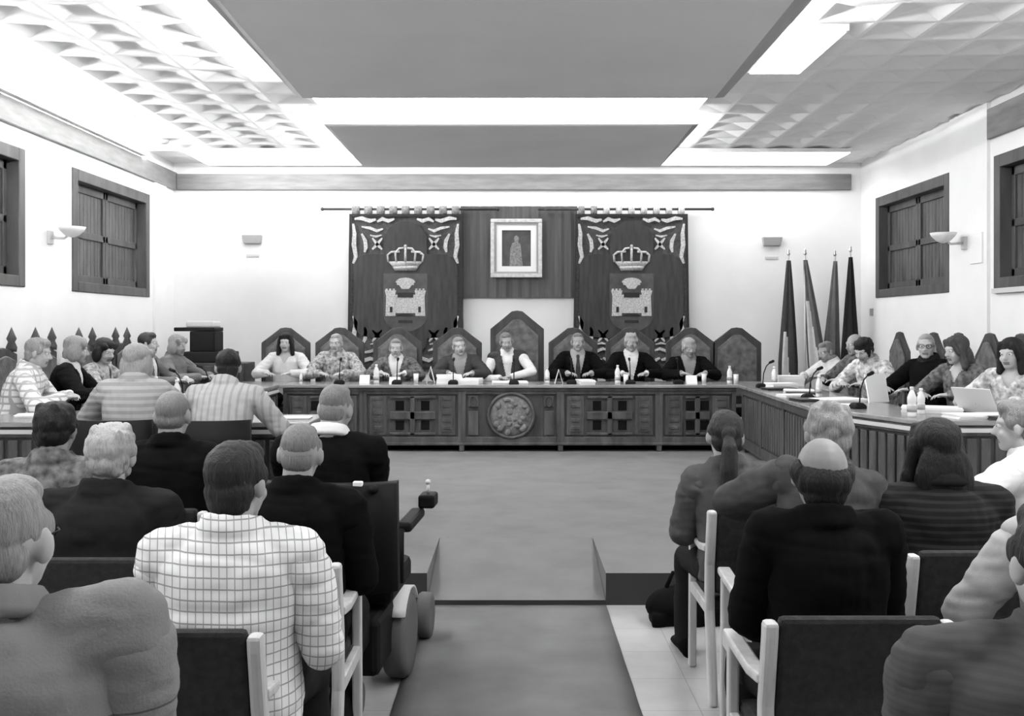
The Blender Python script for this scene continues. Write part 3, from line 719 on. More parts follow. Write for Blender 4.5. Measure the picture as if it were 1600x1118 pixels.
# tapestries on rods
def grid_cloth(x0, x1, z0, z1, flare, nx=40, nz=30, yb=0):
    bm = bmesh.new(); vs = []
    for j in range(nz+1):
        k = j/nz; row = []
        for i in range(nx+1):
            u = i/nx*2-1; w = 1+flare*k
            yy = yb-.012*math.sin(u*9+1)*k-.010*math.sin(u*17+k)*k
            row.append(bm.verts.new(((x0+x1)/2+u*(x1-x0)/2*w, yy, z1+(z0-z1)*k)))
        vs.append(row)
    for j in range(nz):
        for i in range(nx): bm.faces.new((vs[j][i], vs[j+1][i], vs[j+1][i+1], vs[j][i+1]))
    return bm
def arc(cx, cz, rx, rz, a0, a1, n=10): return [(cx+rx*math.cos(R(a0+(a1-a0)*i/n)), cz+rz*math.sin(R(a0+(a1-a0)*i/n))) for i in range(n+1)]
def tapestry(cx, label, rod, tabs_light):
    t = thing('tapestry', label, 'tapestry', (cx, WB-.10, 0), 0, 'heraldic tapestries on the back wall')
    hw, z1, z0 = .795, 3.235, 1.05
    bm = grid_cloth(-hw, hw, z0, z1, .035); me = bpy.data.meshes.new('cloth'); bm.to_mesh(me); bm.free()
    c = link('ground_cloth', me, M_tapb, t, True); s = c.modifiers.new('th', 'SOLIDIFY'); s.thickness = .008
    # light edge band
    m = MB(); m.box(-hw, hw, -.045, -.03, z1-.035, z1+.005)
    for sg in (1, -1): m.loft([[V((sg*(hw-.03), -.045, z1-.035)), V((sg*hw, -.045, z1-.035)), V((sg*hw, -.03, z1-.035)), V((sg*(hw-.03), -.03, z1-.035))], [V((sg*(hw*1.035-.03), -.045, z0)), V((sg*hw*1.035, -.045, z0)), V((sg*hw*1.035, -.03, z0)), V((sg*(hw*1.035-.03), -.03, z0))]])
    m.build('edge_band', M_embd, t)
    # dark quatrefoil field
    top, bot = 2.70, 1.52
    o = arc(0, 2.86, .30, .28, 0, 180, 16)                       # top lobe
    o += [(-.30, 2.67)]+arc(-.52, 2.47, .21, .20, 90, 180, 8)
    o += arc(-.50, 1.70, .23, .20, 180, 270, 8)+[(-.30, 1.48)]
    o += arc(0, 1.44, .30, .20, 180, 360, 16)+[(.30, 1.48)]
    o += arc(.50, 1.70, .23, .20, 270, 360, 8)+arc(.52, 2.47, .21, .20, 0, 90, 8)+[(.30, 2.67)]
    m = MB(); m.prism(o, -.050, -.035); m.build('field', M_tap, t)
    # scroll embroidery in the four corners
    m = MB()
    def strip(pts, w):
        k = len(pts)
        L_ = []; R_ = []
        for i, p in enumerate(pts):
            q, r = pts[max(0, i-1)], pts[min(k-1, i+1)]; dx, dz = r[0]-q[0], r[1]-q[1]; l = math.hypot(dx, dz) or 1
            ww = w*(.45+.55*math.sin(PI*i/(k-1)))
            L_.append((p[0]-dz/l*ww, p[1]+dx/l*ww)); R_.append((p[0]+dz/l*ww, p[1]-dx/l*ww))
        m.prism(L_+R_[::-1], -.050, -.036)
    for sx in (1, -1):
        for zz, sz in ((3.16, 1), (1.18, -1)):
            def q(pts): return [(sx*x, zz-sz*z) for x, z in pts]
            strip(q([(.72, -.01), (.62, -.02), (.50, .02), (.42, .0)]), .030)
            strip(q([(.40, .03), (.33, -.01), (.24, .02), (.16, -.01)]), .028)
            strip(q([(.74, .06), (.72, .20), (.73, .36), (.70, .52), (.74, .62)]), .032)
            strip(q([(.62, .10), (.50, .12), (.40, .16), (.32, .13)]), .022)
            strip(q([(.62, .20), (.57, .30), (.56, .40), (.58, .46)]), .028)
            for (ax, az, bx_, bz) in ((.33, .26, .47, .42), (.47, .26, .33, .42)): strip(q([(ax, az), ((ax+bx_)/2, (az+bz)/2+.01), (bx_, bz)]), .024)
            strip(q([(.34, .22), (.42, .24), (.50, .22)]), .016)
    m.build('scroll_embroidery', M_emb, t, kind='stuff')
    # crown
    cz = 2.60; m = MB()
    m.prism([(-.15, cz-.16), (.15, cz-.16), (.20, cz-.08), (.25, cz-.03), (-.25, cz-.03), (-.20, cz-.08)], -.062, -.048)
    m.prism(arc(0, cz-.12, .17, .03, 180, 360, 10)+[(.16, cz-.10), (-.16, cz-.10)], -.066, -.048)
    for sx in (1, -1):
        for xa, xb, hh in ((.24, .16, .10), (.13, .05, .15)):
            strip_pts = [(sx*xa, cz-.04), (sx*(xa+.01), cz+hh*.6), (sx*(xa+xb)/2, cz+hh), (sx*xb*.5, cz+hh*1.05)]
            m.tube([(p[0], -.055, p[1]) for p in strip_pts], .016, 8)
    m.tube([(0, -.055, cz-.04), (0, -.055, cz+.17)], .017, 8); m.ball((0, -.055, cz+.185), .022)
    for sx in (-.22, -.11, 0, .11, .22): m.ball((sx, -.055, cz+.16-abs(sx)*.35), .018)
    m.build('crown_emblem', M_emb, t, True)
    # shield with castle
    m = MB(); m.prism([(-.31, 2.40), (.31, 2.40), (.31, 1.82)]+arc(0, 1.82, .31, .24, 0, -180, 12)+[(-.31, 1.82)], -.056, -.048); m.build('shield', M_tap if False else mat('shield velvet', .085, .9, .1, var=.2, scale=10), t)
    m = MB(); m.box(-.12, .12, -.066, -.054, 2.235, 2.27); m.prism(arc(0, 2.27, .14, .07, 0, 180, 10), -.066, -.054); m.prism([(-.09, 2.235), (.09, 2.235), (.05, 2.18), (-.05, 2.18)], -.066, -.054); m.build('small_crown', M_emb, t)
    m = MB()
    for sx in (1, -1):
        xa, xb = sorted((sx*.28, sx*.14)); m.prism([(xa, 1.80), (xb, 1.80), (xb-.01, 2.08), (xb+.01, 2.16), (xa-.01, 2.16), (xa+.01, 2.08)], -.070, -.054)
        for q_ in range(3): m.box(xa+q_*.05, xa+q_*.05+.03, -.070, -.054, 2.16, 2.185)
    m.box(-.15, .15, -.066, -.054, 1.84, 2.10); m.build('castle_emblem', M_emb, t)
    m = MB(); m.box(-.11, .11, -.072, -.055, 2.06, 2.13); m.prism(arc(0, 1.80, .12, .035, 0, 180, 10), -.072, -.055)
    for sx in (1, -1): m.box(sx*.20-.018, sx*.20+.018, -.076, -.055, 1.85, 1.93)
    m.box(-.10, .10, -.062, -.05, 1.70, 1.74); m.build('castle_dark_embroidery', M_embd, t, kind='stuff')  # dark stitched details of the castle
    # rod and loops
    m = MB(); m.tube([(rod[0], -.02, 3.31), (rod[1], -.02, 3.31)], .018, 10); m.ball((rod[0], -.02, 3.31), .026); m.ball((rod[1], -.02, 3.31), .026)
    m.build('rod', M_wood2, t, True)
    n = 9
    for i in range(n):
        u = -hw+.09+(2*hw-.18)*i/(n-1)
        m = MB(); m.tube([(u+0, -.02+.035*math.cos(a_), 3.30+.055*math.sin(a_)-.01) for a_ in [2*PI*k/14 for k in range(14)]], .012, 6, closed=True)
        for f in m.bm.verts: f.co.x = u+(f.co.x-u)*(4.2 if tabs_light else 5.2)
        light = tabs_light and i >= 2
        m.build('rod_loop', M_emb if light else M_emb2, t, True)
tapestry(-1.53, 'dark heraldic tapestry with crown and castle hanging left of the portrait', (-1.18, 1.30), False)
tapestry(1.66, 'dark heraldic tapestry with crown and castle hanging right of the portrait', (-1.30, 1.15), True)

# flags
def flag(x, y, zt, tilt, g1, g2, split, seed, label):
    t = thing('flag', label, 'flag', (x, y, DZ), 0, 'furled flags in the right back corner')
    MB().lathe([(.0, 0), (.15, 0), (.15, .025), (.05, .05), (.03, .16), (0, .16)]).build('flag_base', M_wood2, t, True)
    h = zt-DZ; rr = random.Random(seed)
    MB().tube([(0, 0, .05), (0, 0, h-.08)], .013, 10).build('flag_pole', M_beech, t, True)
    MB().lathe([(.0, h-.09), (.014, h-.09), (.026, h-.07), (.012, h-.05), (.02, h-.03), (0, h)], n=12).build('finial', M_metal, t, True)
    n = 36; m = MB(); rings = []; K = 26
    for j in range(K+1):
        k = j/K; z = h-.16-k*(h-.16-.55)
        r0 = .020+.066*min(1, k*1.3)**.9+.016*k
        ring_ = []
        for i in range(n):
            a_ = 2*PI*i/n
            r = r0*(1+.28*math.sin(5*a_+seed)+.12*math.sin(9*a_+seed*2+k*2))
            ring_.append(V((tilt*k*h*.5+r*math.cos(a_)*1.1, r*math.sin(a_)*.8-.01, z)))
        rings.append(ring_)
    m.loft(rings)
    o = m.build('flag_cloth', [cloth('flag %d a' % seed, g1), cloth('flag %d b' % seed, g2)], t, True)
    for p in o.data.polygons:
        c = p.center
        a_ = math.atan2(c.y+.01, c.x-tilt*((h-.16-c.z)/(h-.71))*h*.5)
        if c.z < h*split and -PI-.1 < a_ < -PI*.72+(split-c.z/h)*2.4: p.material_index = 1
flag(3.78, 14.1, 2.72, -.0, .05, .62, .56, 1, 'dark furled flag with white lower fold, leftmost of the four flags')
flag(3.98, 14.0, 2.72, .17, .12, .58, .72, 2, 'grey and white furled flag, second from left, leaning')
flag(4.42, 14.1, 2.71, -.06, .14, .2, .3, 3, 'mid-grey furled flag, third from left')
flag(4.60, 14.0, 2.76, .0, .022, .05, .2, 4, 'darkest furled flag, nearest the right wall')

# ------------------------------------------------------------------ council desks
TZ = 0.97
def panel_front(parent, x0, x1, M, medallion=False, slats=False, z0=.285, z1=.93):
    """one carved front panel in local x,z (y=0 the face, -y towards the viewer)"""
    m = MB(); w = x1-x0
    m.box(x0, x1, .0, .04, z0, z1, M)
    o = m.build('front_panel', M_wood2, parent)
    m = MB()
    m.box(x0, x0+.045, -.028, 0, z0, z1, M); m.box(x1-.045, x1, -.028, 0, z0, z1, M)
    m.box(x0+.045, x1-.045, -.028, 0, z0, z0+.075, M); m.box(x0+.045, x1-.045, -.028, 0, z1-.07, z1, M)
    m.build('panel_frame', M_wood, o, bevel=.005)
    a, b = z0+.095, z1-.09
    if medallion:
        cx, cz, r = (x0+x1)/2, (a+b)/2, .265
        m = MB(); m.tube([M @ V((cx+r*math.cos(q), -.02, cz+r*.98*math.sin(q))) for q in [2*PI*i/32 for i in range(32)]], .022, 8, closed=True)
        m.build('medallion_ring', M_wood, o, True)
        m = MB(); m.lathe([(0, 0), (r-.01, 0), (r-.02, .014), (r*.5, .03), (0, .034)], n=28, M=Matrix.Rotation(PI/2, 3, 'X'), c=(0, 0, 0))
        rr = random.Random(3)
        for i in range(26):
            q, d = rr.uniform(0, 2*PI), r*.8*math.sqrt(rr.random())
            m.ball((d*math.cos(q), -.03, d*math.sin(q)), (rr.uniform(.02, .045), .016, rr.uniform(.02, .045)), u=8, v=6)
        for v in m.bm.verts: v.co = M @ (v.co+V((cx, -.004, cz)))
        m.build('medallion', mat('carved medallion oak', .14, .5, .35, var=.4, scale=25, bump=.4, bscale=60), o, True)
        for k, (ux, uw) in enumerate(((x0+.075, .12), (x1-.195, .12))):
            m = MB(); m.box(ux, ux+uw, -.018, 0, a+.33, b, M); m.tube([M @ V((ux+uw/2+.04*math.cos(q), -.022, (a+.33+b)/2+.06*math.sin(q))) for q in [2*PI*i/16 for i in range(16)]], .010, 6, closed=True)
            m.box(ux, ux+uw, -.018, 0, a, a+.28, M); m.build('carved_tablet', M_wood, o, bevel=.006)
        return
    if slats:
        n = max(3, int(w/.11))
        for i in range(n):
            u = x0+.06+(w-.12)*i/n; m = MB(); m.box(u+.015, u+(w-.12)/n-.015, -.022, 0, a, b, M); m.build('slat', M_wood, o, bevel=.008)
        return
    # left tablet, cross with four painted hollows, right tablet
    for ux, uw in ((x0+.075, .20), (x1-.275, .20)):
        m = MB(); m.box(ux, ux+uw, -.016, 0, a, b, M); m.box(ux+.03, ux+uw-.03, -.03, -.016, a+.04, b-.04, M)
        for i in range(5): m.box(ux+.05, ux+uw-.05, -.04, -.03, a+.07+i*.085, a+.11+i*.085, M)
        m.build('carved_tablet', M_wood, o, bevel=.006)
    cx = (x0+x1)/2; hw = w/2-.31
    m = MB(); m.box(cx-hw, cx+hw, -.024, 0, (a+b)/2-.045, (a+b)/2+.045, M); m.box(cx-.03, cx+.03, -.024, 0, a, b, M)
    m.box(cx-hw, cx+hw, -.024, 0, b-.03, b, M); m.box(cx-hw, cx+hw, -.024, 0, a, a+.03, M); m.build('cross_rail', M_wood, o, bevel=.006)
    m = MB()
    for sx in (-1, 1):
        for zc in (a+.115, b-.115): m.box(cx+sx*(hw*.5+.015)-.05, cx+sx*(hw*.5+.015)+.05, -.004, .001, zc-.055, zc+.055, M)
    m.build('hollow_shade', M_recess_shade, o, kind='stuff')  # flat black squares stand for the shade inside the recesses
YF = 12.0
t = thing('council_desk', 'long carved dark oak main desk facing the room, medallion at centre', 'desk', (0, 0, 0))
mods = [-2.70, -1.765, -.61, .545, 1.70, 2.60]
I4 = Matrix.Translation((0, YF, 0))
for k in range(5): panel_front(t, mods[k], mods[k+1], I4, medallion=(k == 2))
MB().box(-2.74, 2.64, YF-.07, YF+.74, TZ-.035, TZ).build('desk_top', M_woodtop, t, bevel=.006)
MB().box(-2.70, 2.60, YF-.045, YF+.04, TZ-.075, TZ-.036).build('cornice', M_wood, t, bevel=.01)
MB().box(-2.70, 2.60, YF-.04, YF+.02, .262, .295).build('bottom_rail', M_wood, t, bevel=.008)
MB().box(-2.68, 2.58, YF+.16, YF+.2, DZ, .262).build('plinth', M_recess_shade, t)  # black colour stands for the shadow in the gap under the desk
for x in mods: MB().box(x-.03, x+.03, YF-.035, YF+.16, DZ, .262).build('foot', M_wood, t, bevel=.008)

def side_desk(label, sg, xi, top_outline, face_pts, slabs=True):
    t = thing('side_desk', label, 'desk', (0, 0, 0))
    MB().slab(top_outline, TZ-.035, TZ).build('desk_top', M_woodtop, t, bevel=.006)
    for (ax, ay), (bx, by), n in face_pts:
        d = V((bx-ax, by-ay, 0)); L_ = d.length; d.normalize(); nrm = V((d.y, -d.x, 0))    # viewer on -y side of local frame
        Mx = Matrix(((d.x, -nrm.x, 0, ax), (d.y, -nrm.y, 0, ay), (0, 0, 1, 0), (0, 0, 0, 1)))
        for k in range(n): panel_front(t, L_*k/n, L_*(k+1)/n, Mx, slats=True)
        if n != 3 or ay < 9: m = MB(); m.box(0, L_, -.045, -.03, .885, .915, Mx); m.build('edge_strip', M_lightgrey, t)
        m = MB(); m.box(0, L_, -.03, .03, .25, .285, Mx); m.build('bottom_rail', M_wood, t, bevel=.006)
        for k in range(n+1):
            u = min(max(L_*k/n, .03), L_-.03); m = MB(); m.box(u-.03, u+.03, 0, .06, DZ, .25, Mx); m.build('foot', M_wood, t)
    return t
side_desk('left side desk running from main desk towards the camera, bottles on it', 1, -2.72,
          [(-2.75, 12.74), (-2.75, 8.45), (-2.45, 7.95), (-1.45, 7.95), (-1.45, 7.27), (-4.35, 7.27), (-4.35, 7.66), (-3.55, 8.25), (-3.45, 8.7), (-3.45, 12.74)],
          [((-2.78, 8.45), (-2.78, 11.93), 3), ((-4.3, 7.33), (-1.5, 7.33), 3)])
side_desk('right side desk covered in papers, running towards the camera', -1, 2.6,
          [(2.65, 12.74), (2.50, 8.7), (2.95, 7.40), (4.4, 7.35), (4.4, 7.66), (3.75, 7.82), (3.30, 8.7), (3.35, 12.74)],
          [((2.68, 11.93), (2.56, 8.75), 3), ((2.56, 8.68), (2.98, 7.46), 1), ((3.0, 7.44), (4.35, 7.41), 1)])

# ------------------------------------------------------------------ carved chairs
def carved_chair(label, loc, rz, w=.64, sh=1.25, ap=1.45, twin=False, group=None):
    t = thing('carved_chair', label, 'chair', loc, rz, group)
    h = w/2
    outl = [(-h, .28), (h, .28), (h, sh), (h*.62, sh+(ap-sh)*.45), (.07, ap-.01), (0, ap), (-.07, ap-.01), (-h*.62, sh+(ap-sh)*.45), (-h, sh)]
    MB().prism(outl, -.30, -.26).build('backrest', M_wood2, t, bevel=.01)
    k = .80
    inn = [(x*k, .55 if z < .5 else .55+(z-.55)*.90) for x, z in outl]
    MB().prism(inn, -.26, -.235).build('back_upholstery', M_leather, t, bevel=.012)
    MB().box(-h+.02, h-.02, -.26, .24, .38, .455).build('seat', M_leather, t, bevel=.02)
    for sg in (1, -1):
        MB().tube([(sg*(h-.04), .20, 0), (sg*(h-.04), .20, .16), (sg*(h-.04), .20, .38), (sg*(h-.04), .20, .50)], [.03, .036, .028, .03], 12).build('leg', M_wood2, t, True)
        MB().box(sg*(h-.04)-.03, sg*(h-.04)+.03, -.29, -.23, 0, .40).build('leg', M_wood2, t, bevel=.005)
        MB().box(sg*(h-.04)-.035, sg*(h-.04)+.035, -.26, .20, .50, .535).build('armrest', M_wood2, t, bevel=.012)
        if twin: MB().lathe([(.0, sh+.02), (.045, sh+.02), (.05, sh+.06), (.03, sh+.11), (.045, sh+.14), (.02, sh+.20), (0, sh+.25)], (sg*(h-.075), -.28, 0), 14).build('finial', M_wood2, t, True)
    return t
GC = 'carved pointed chairs behind the main desk'
labs = ['pointed carved chair behind the woman in white blouse', 'pointed carved chair behind the man in mottled jacket', 'pointed carved chair in front of the left tapestry centre',
        'pointed carved chair at right edge of left tapestry', None, 'pointed carved chair at left edge of right tapestry', 'pointed carved chair in front of the right tapestry centre',
        'pointed carved chair behind the man at right end of main desk', 'empty pointed carved chair at right end of the main desk']
cpx = [448, 532, 622, 715, 808, 895, 984, 1078, 1150]
first = None
for k, (px, lb) in enumerate(zip(cpx, labs)):
    loc = (PXS(px, 13.42), 13.10, DZ)
    if lb is None: carved_chair('tallest pointed carved chair at the centre of the main desk', loc, PI, .70, 1.43, 1.67); continue
    if first is None: first = carved_chair(lb, loc, PI, group=GC)
    else: dup(first, loc, PI, lb, GC)
GL = 'carved chairs along the left wall'
a = carved_chair('carved twin-finial chair behind the blond woman at left', (-4.30, 9.16, DZ), -PI/2, .50, 1.21, 1.27, True, GL)
for y, lb in ((8.25, 'carved twin-finial chair behind the plaid shirt, nearest at left wall'), (10.02, 'carved twin-finial chair behind the dark bobbed woman'), (11.0, 'carved twin-finial chair left of the man in profile'), (12.0, 'carved twin-finial chair nearest the black printer')): dup(a, (-4.32, y, DZ), -PI/2, lb, GL)
GR = 'carved chairs along the right wall'
a = carved_chair('pointed carved chair behind the man in glasses', (4.30, 9.85, DZ), PI/2, .58, 1.17, 1.40, False, GR)
for y, lb in ((8.25, 'pointed carved chair nearest the camera at right wall'), (9.2, 'pointed carved chair behind the long-haired woman at right'), (10.5, 'pointed carved chair behind the black-haired leaning person'), (11.12, 'pointed carved chair behind the bald person at right'), (12.1, 'pointed carved chair nearest the flags')): dup(a, (4.28, y, DZ), PI/2, lb, GR)

# low office chairs of the pair on the dais
def office_chair(label, loc, rz, w):
    t = thing('office_chair', label, 'chair', loc, rz, 'black office chairs of the seated pair')
    MB().box(-.23, .23, -.2, .24, .40, .455).build('seat', M_plastic, t, bevel=.03)
    n = 10
    m = MB(); m.loft([[V((w*math.sin(R(q)), -.16-.13*math.cos(R(q))-dd, z)) for dd, z in ((0, .56), (.035, .56), (.04, .88), (.005, .88))] for q in [-75+150*i/n for i in range(n+1)]])
    m.build('backrest', M_plastic, t, True)
    MB().tube([(0, -.2, .42), (0, -.30, .50), (0, -.31, .62)], .022, 8).build('back_bracket', M_plastic, t, True)
    MB().tube([(0, 0, .06), (0, 0, .40)], .03, 10).build('column', M_metal, t, True)
    for k in range(5):
        q = 2*PI*k/5; MB().tube([(0, 0, .09), (.26*math.cos(q), .26*math.sin(q), .06)], .02, 8).ball((.26*math.cos(q), .26*math.sin(q), .03), .03).build('leg', M_plastic, t, True)
office_chair('black low-backed office chair under the blond woman on the dais', (-2.52, 6.62, DZ), 0, .27)
office_chair('black low-backed office chair under the man in pale grey shirt', (-1.94, 6.60, DZ), 0, .31)

# ------------------------------------------------------------------ audience chairs
def audience_chair(label, x, yb, rz=0):
    """x = middle of the chair, yb = plane of the back"""
    t = thing('audience_chair', label, 'chair', (x, yb, 0), rz, 'beech chairs with dark grey fabric in the audience')
    for sg in (1, -1):
        m = MB(); sx = sg*.243
        m.loft([[V((sx-.02, y-.028, z)), V((sx+.02, y-.028, z)), V((sx+.02, y+.028, z)), V((sx-.02, y+.028, z))] for z, y in ((0, -.06), (.40, .02), (.60, .015), (.80, -.03), (.845, -.036))])
        m.build('rear_post', M_beech, t, bevel=.012)
        m = MB(); m.loft([[V((sx-.018, y-.02, z)), V((sx+.018, y-.02, z)), V((sx+.018, y+.02, z)), V((sx-.018, y+.02, z))] for z, y in ((0, .46), (.64, .44))]); m.build('leg', M_beech, t, bevel=.008)
        m = MB(); m.loft([[V((sx-.026, y, z)), V((sx+.026, y, z)), V((sx+.026, y, z+.03)), V((sx-.026, y, z+.03))] for y, z in ((.01, .655), (.15, .635), (.36, .64), (.48, .645))]); m.build('armrest', M_beech, t, bevel=.008)
        MB().box(sx-.014, sx+.014, .03, .44, .37, .42).build('side_rail', M_beech, t, bevel=.004)
    MB().box(-.225, .225, .43, .46, .36, .42).build('front_rail', M_beech, t, bevel=.004)
    m = MB(); n = 9
    m.loft([[V((-.222, -.016+y, z)), V((.222, -.016+y, z)), V((.222, .03+y, z)), V((-.222, .03+y, z))] for z, y in ((.47, .012), (.62, .008), (.75, -.022), (.858, -.045))])
    m.build('backrest', M_chairfab, t, bevel=.016)
    MB().box(-.222, .222, .02, .47, .395, .455).build('seat', M_chairfab, t, bevel=.02)
    return t
ch = [('upholstered chair with light right post behind the checked shirt man', -.92, 2.72, 0), ('upholstered chair with bare back under the white-haired man', -1.50, 3.55, 0),
      ('upholstered chair under the man with cropped grey hair next to the wheelchair', -.85, 3.52, 0), ('upholstered chair under the bald man at left', -1.60, 4.50, 0),
      ('upholstered chair under the person in mottled coat, leftmost row end', -2.08, 4.22, 0), ('upholstered chair under the broad person at lower left corner', -.95, 1.52, 0),
      ('large upholstered chair with both light posts at lower right, balding man in it', .945, 2.84, 0), ('upholstered chair by the aisle under the light-haired person', 1.08, 3.68, -2),
      ('upholstered chair by the aisle under the ponytailed woman, farthest in right block', 1.11, 4.52, 0), ('upholstered chair under the woman in striped top', 1.655, 3.66, 0),
      ('upholstered chair under the person in white at the far right', 2.57, 4.54, 40), ('upholstered chair under the person in creased pale shirt', 1.66, 2.86, 0),
      ('upholstered chair under the sweater wearer at lower right corner', 1.07, 1.60, 0)]
c0 = None
for lb, x, y, rz in ch:
    if c0 is None: c0 = audience_chair(lb, x, y, R(rz))
    else: dup(c0, (x, y, 0), R(rz), lb, 'beech chairs with dark grey fabric in the audience')

# bag on the floor by the dais
m = MB(); m.ball((0, 0, .10), (.21, .13, .11)); m.ball((.1, .0, .09), (.14, .12, .09)); m.box(-.18, .2, -.1, .1, 0.0, .06)
me = union(m, .012, 3); ruffle(me, .02, 9, 3)
bag = link('bag', me, C_black, None, True); bag.location = (.95, 5.72, .002); tag(bag, 'black soft bag on the floor before the dais, right of the ramp', 'bag')
MB().tube([(-.10, 0, .19), (-.06, .02, .27), (.06, .02, .27), (.1, 0, .19)], .012, 8).build('handle', C_black, bag, True)

# ------------------------------------------------------------------ power wheelchair
t = thing('power_wheelchair', 'black powered wheelchair parked at left of the aisle, large rear wheels', 'wheelchair', (-.79, 4.74, 0), R(-4))
MB().box(-.27, .27, -.22, .30, .42, .54).build('seat', M_plastic, t, bevel=.03)
m = MB(); n = 12
m.loft([[V((.31*math.sin(R(q)), -.17-.13*math.cos(R(q))-dd, z)) for dd, z in ((0, .50), (.06, .50), (.09, .80), (.10, .97), (.04, .98), (.03, .80))] for q in [-78+156*i/n for i in range(n+1)]])
m.build('backrest', M_plastic, t, True)
MB().box(-.24, .24, -.36, .22, .15, .40).build('power_base', M_plastic, t, bevel=.03)
MB().box(-.20, .20, -.47, -.33, .28, .46).build('battery_pack', M_plastic, t, bevel=.03)
def wheel(x, y, r, wd, rim):
    m = MB(); m.lathe([(r*.62, -wd/2), (r*.92, -wd/2), (r, -wd*.3), (r, wd*.3), (r*.92, wd/2), (r*.62, wd/2)], n=32, M=Matrix.Rotation(PI/2, 3, 'Y'))
    m.bm.faces.ensure_lookup_table()
    for v in m.bm.verts: v.co += V((x, y, r))
    w = m.build('wheel', M_tyre, t, True)
    m = MB(); m.lathe([(0, -wd*.42), (r*.2, -wd*.42), (r*.3, -wd*.25), (r*.63, -wd*.3), (r*.63, wd*.3), (r*.3, wd*.25), (r*.2, wd*.42), (0, wd*.42)], n=24, M=Matrix.Rotation(PI/2, 3, 'Y'))
    for v in m.bm.verts: v.co += V((x, y, r))
    m.build('hub', M_grey, w, True)
wheel(.245, .12, .20, .105, 0); wheel(-.245, .12, .20, .105, 0)
wheel(.27, .72, .12, .07, 0); wheel(-.27, .72, .12, .07, 0); wheel(.15, -.40, .075, .05, 0); wheel(-.15, -.40, .075, .05, 0)
for sg in (1, -1):
    m = MB(); m.loft([[V((sg*.245+q*.055, .12+ -.0+.225*math.cos(a_), .20+.225*math.sin(a_))) for q in (-1, 1)]+[V((sg*.245+q*.055, .12+.215*math.cos(a_), .20+.215*math.sin(a_))) for q in (1, -1)] for a_ in [R(35+110*i/12) for i in range(13)]])
    m.build('mudguard', M_lightgrey if sg > 0 else M_plastic, t, True)
    MB().box(sg*.30-.035, sg*.30+.035, -.10, .30, .72, .765).build('arm_pad', M_plastic, t, bevel=.015)
    MB().tube([(sg*.29, -.12, .50), (sg*.29, -.12, .73), (sg*.29, .1, .73)], .016, 8).build('arm_tube', M_plastic, t, True)
    MB().tube([(sg*.22, -.28, .95), (sg*.22, -.40, .96)], .018, 10).build('push_handle', M_plastic, t, True)
    MB().box(sg*.14-.08, sg*.14+.08, .46, .72, .085, .10).build('footplate', M_plastic, t, bevel=.004)
    MB().tube([(sg*.14, .28, .42), (sg*.14, .46, .12)], .016, 8).build('footrest_tube', M_plastic, t, True)
MB().box(.305, .385, .26, .40, .765, .83).build('joystick_box', M_plastic, t, bevel=.012)
MB().tube([(.345, .33, .83), (.345, .33, .88)], .008, 8).ball((.345, .33, .885), .014).build('joystick', M_lightgrey, t, True)
MB().box(.13, .17, -.375, -.345, .93, .99).build('reflector', M_white, t, bevel=.004)
MB().box(-.16, .16, -.385, -.355, .88, .895).build('back_strap', M_plastic, t)

# ------------------------------------------------------------------ things on the desks
def bottle(loc, h, label, g):
    s = h/.22
    t = thing('water_bottle', label, 'bottle', loc, 0, g)
    MB().lathe([(0, 0), (.030, 0), (.032, .01), (.032, .08), (.028, .09), (.032, .10), (.031, .135), (.018, .17), (.012, .182), (.012, .19), (0, .19)]).build('bottle_body', M_glass, t, True)
    MB().lathe([(0, .188), (.0145, .188), (.0145, .208), (0, .21)]).build('cap', M_plasticw, t, True)
    MB().lathe([(.0325, .035), (.0335, .035), (.0335, .078), (.0325, .078)]).build('paper_band', M_grey, t, True)
    t.scale = (s, s, s); return t
def glass(loc, label, g):
    return tag(atl(MB().lathe([(0, 0), (.026, 0), (.032, .11), (.030, .11), (.025, .008), (0, .006)]).build('drinking_glass', M_glass, None, True), loc), label, 'glass', g)
def atl(o, loc, rz=0): o.location = loc; o.rotation_euler = (0, 0, rz); return o
def card(loc, rz, w, h, label, g):
    m = MB(); m.loft([[V((x, -.05, 0)), V((x, 0, h)), V((x, .05, 0)), V((x, .046, 0)), V((x, 0, h-.006)), V((x, -.046, 0))] for x in (-w/2, w/2)])
    return tag(atl(m.build('name_card', M_white), loc, rz), label, 'name card', g)
def papers(loc, rz, w, d, h, label, g, m=None):
    mb = MB(); k = 4
    for i in range(k):
        o = .004*((i*7) % 3-1); mb.box(-w/2+o, w/2+o, -d/2-o, d/2-o, h*i/k, h*(i+1)/k-.0004)
    ob = mb.build('paper_stack', m or M_white); return tag(atl(ob, loc, rz), label, 'papers', g)
def mic(loc, rz, label, g):
    t = thing('desk_microphone', label, 'microphone', loc, rz, g)
    MB().loft([[V((x, y, z)) for x, y in ((-.06*k, -.05*k), (.06*k, -.05*k), (.06*k, .06*k), (-.06*k, .06*k))] for z, k in ((0, 1), (.03, .95), (.05, .6))]).build('base', M_plastic, t, bevel=.008)
    MB().tube([(0, .02, .045), (0, .03, .16), (0, .06, .24), (0, .10, .28)], .006, 8).build('gooseneck', M_plastic, t, True)
    MB().caps((0, .10, .28), (0, .135, .295), .014, .016).build('windshield', M_plastic, t, True)
    return t
def cup(loc, label):
    t = thing('cup', label, 'cup', loc)
    MB().lathe([(0, 0), (.028, 0), (.038, .09), (.035, .09), (.026, .006), (0, .006)]).build('cup_body', M_white, t, True)
def at_px(px, d): return (PXS(px, d), d, TZ)
gm = 'bottles on the main desk'
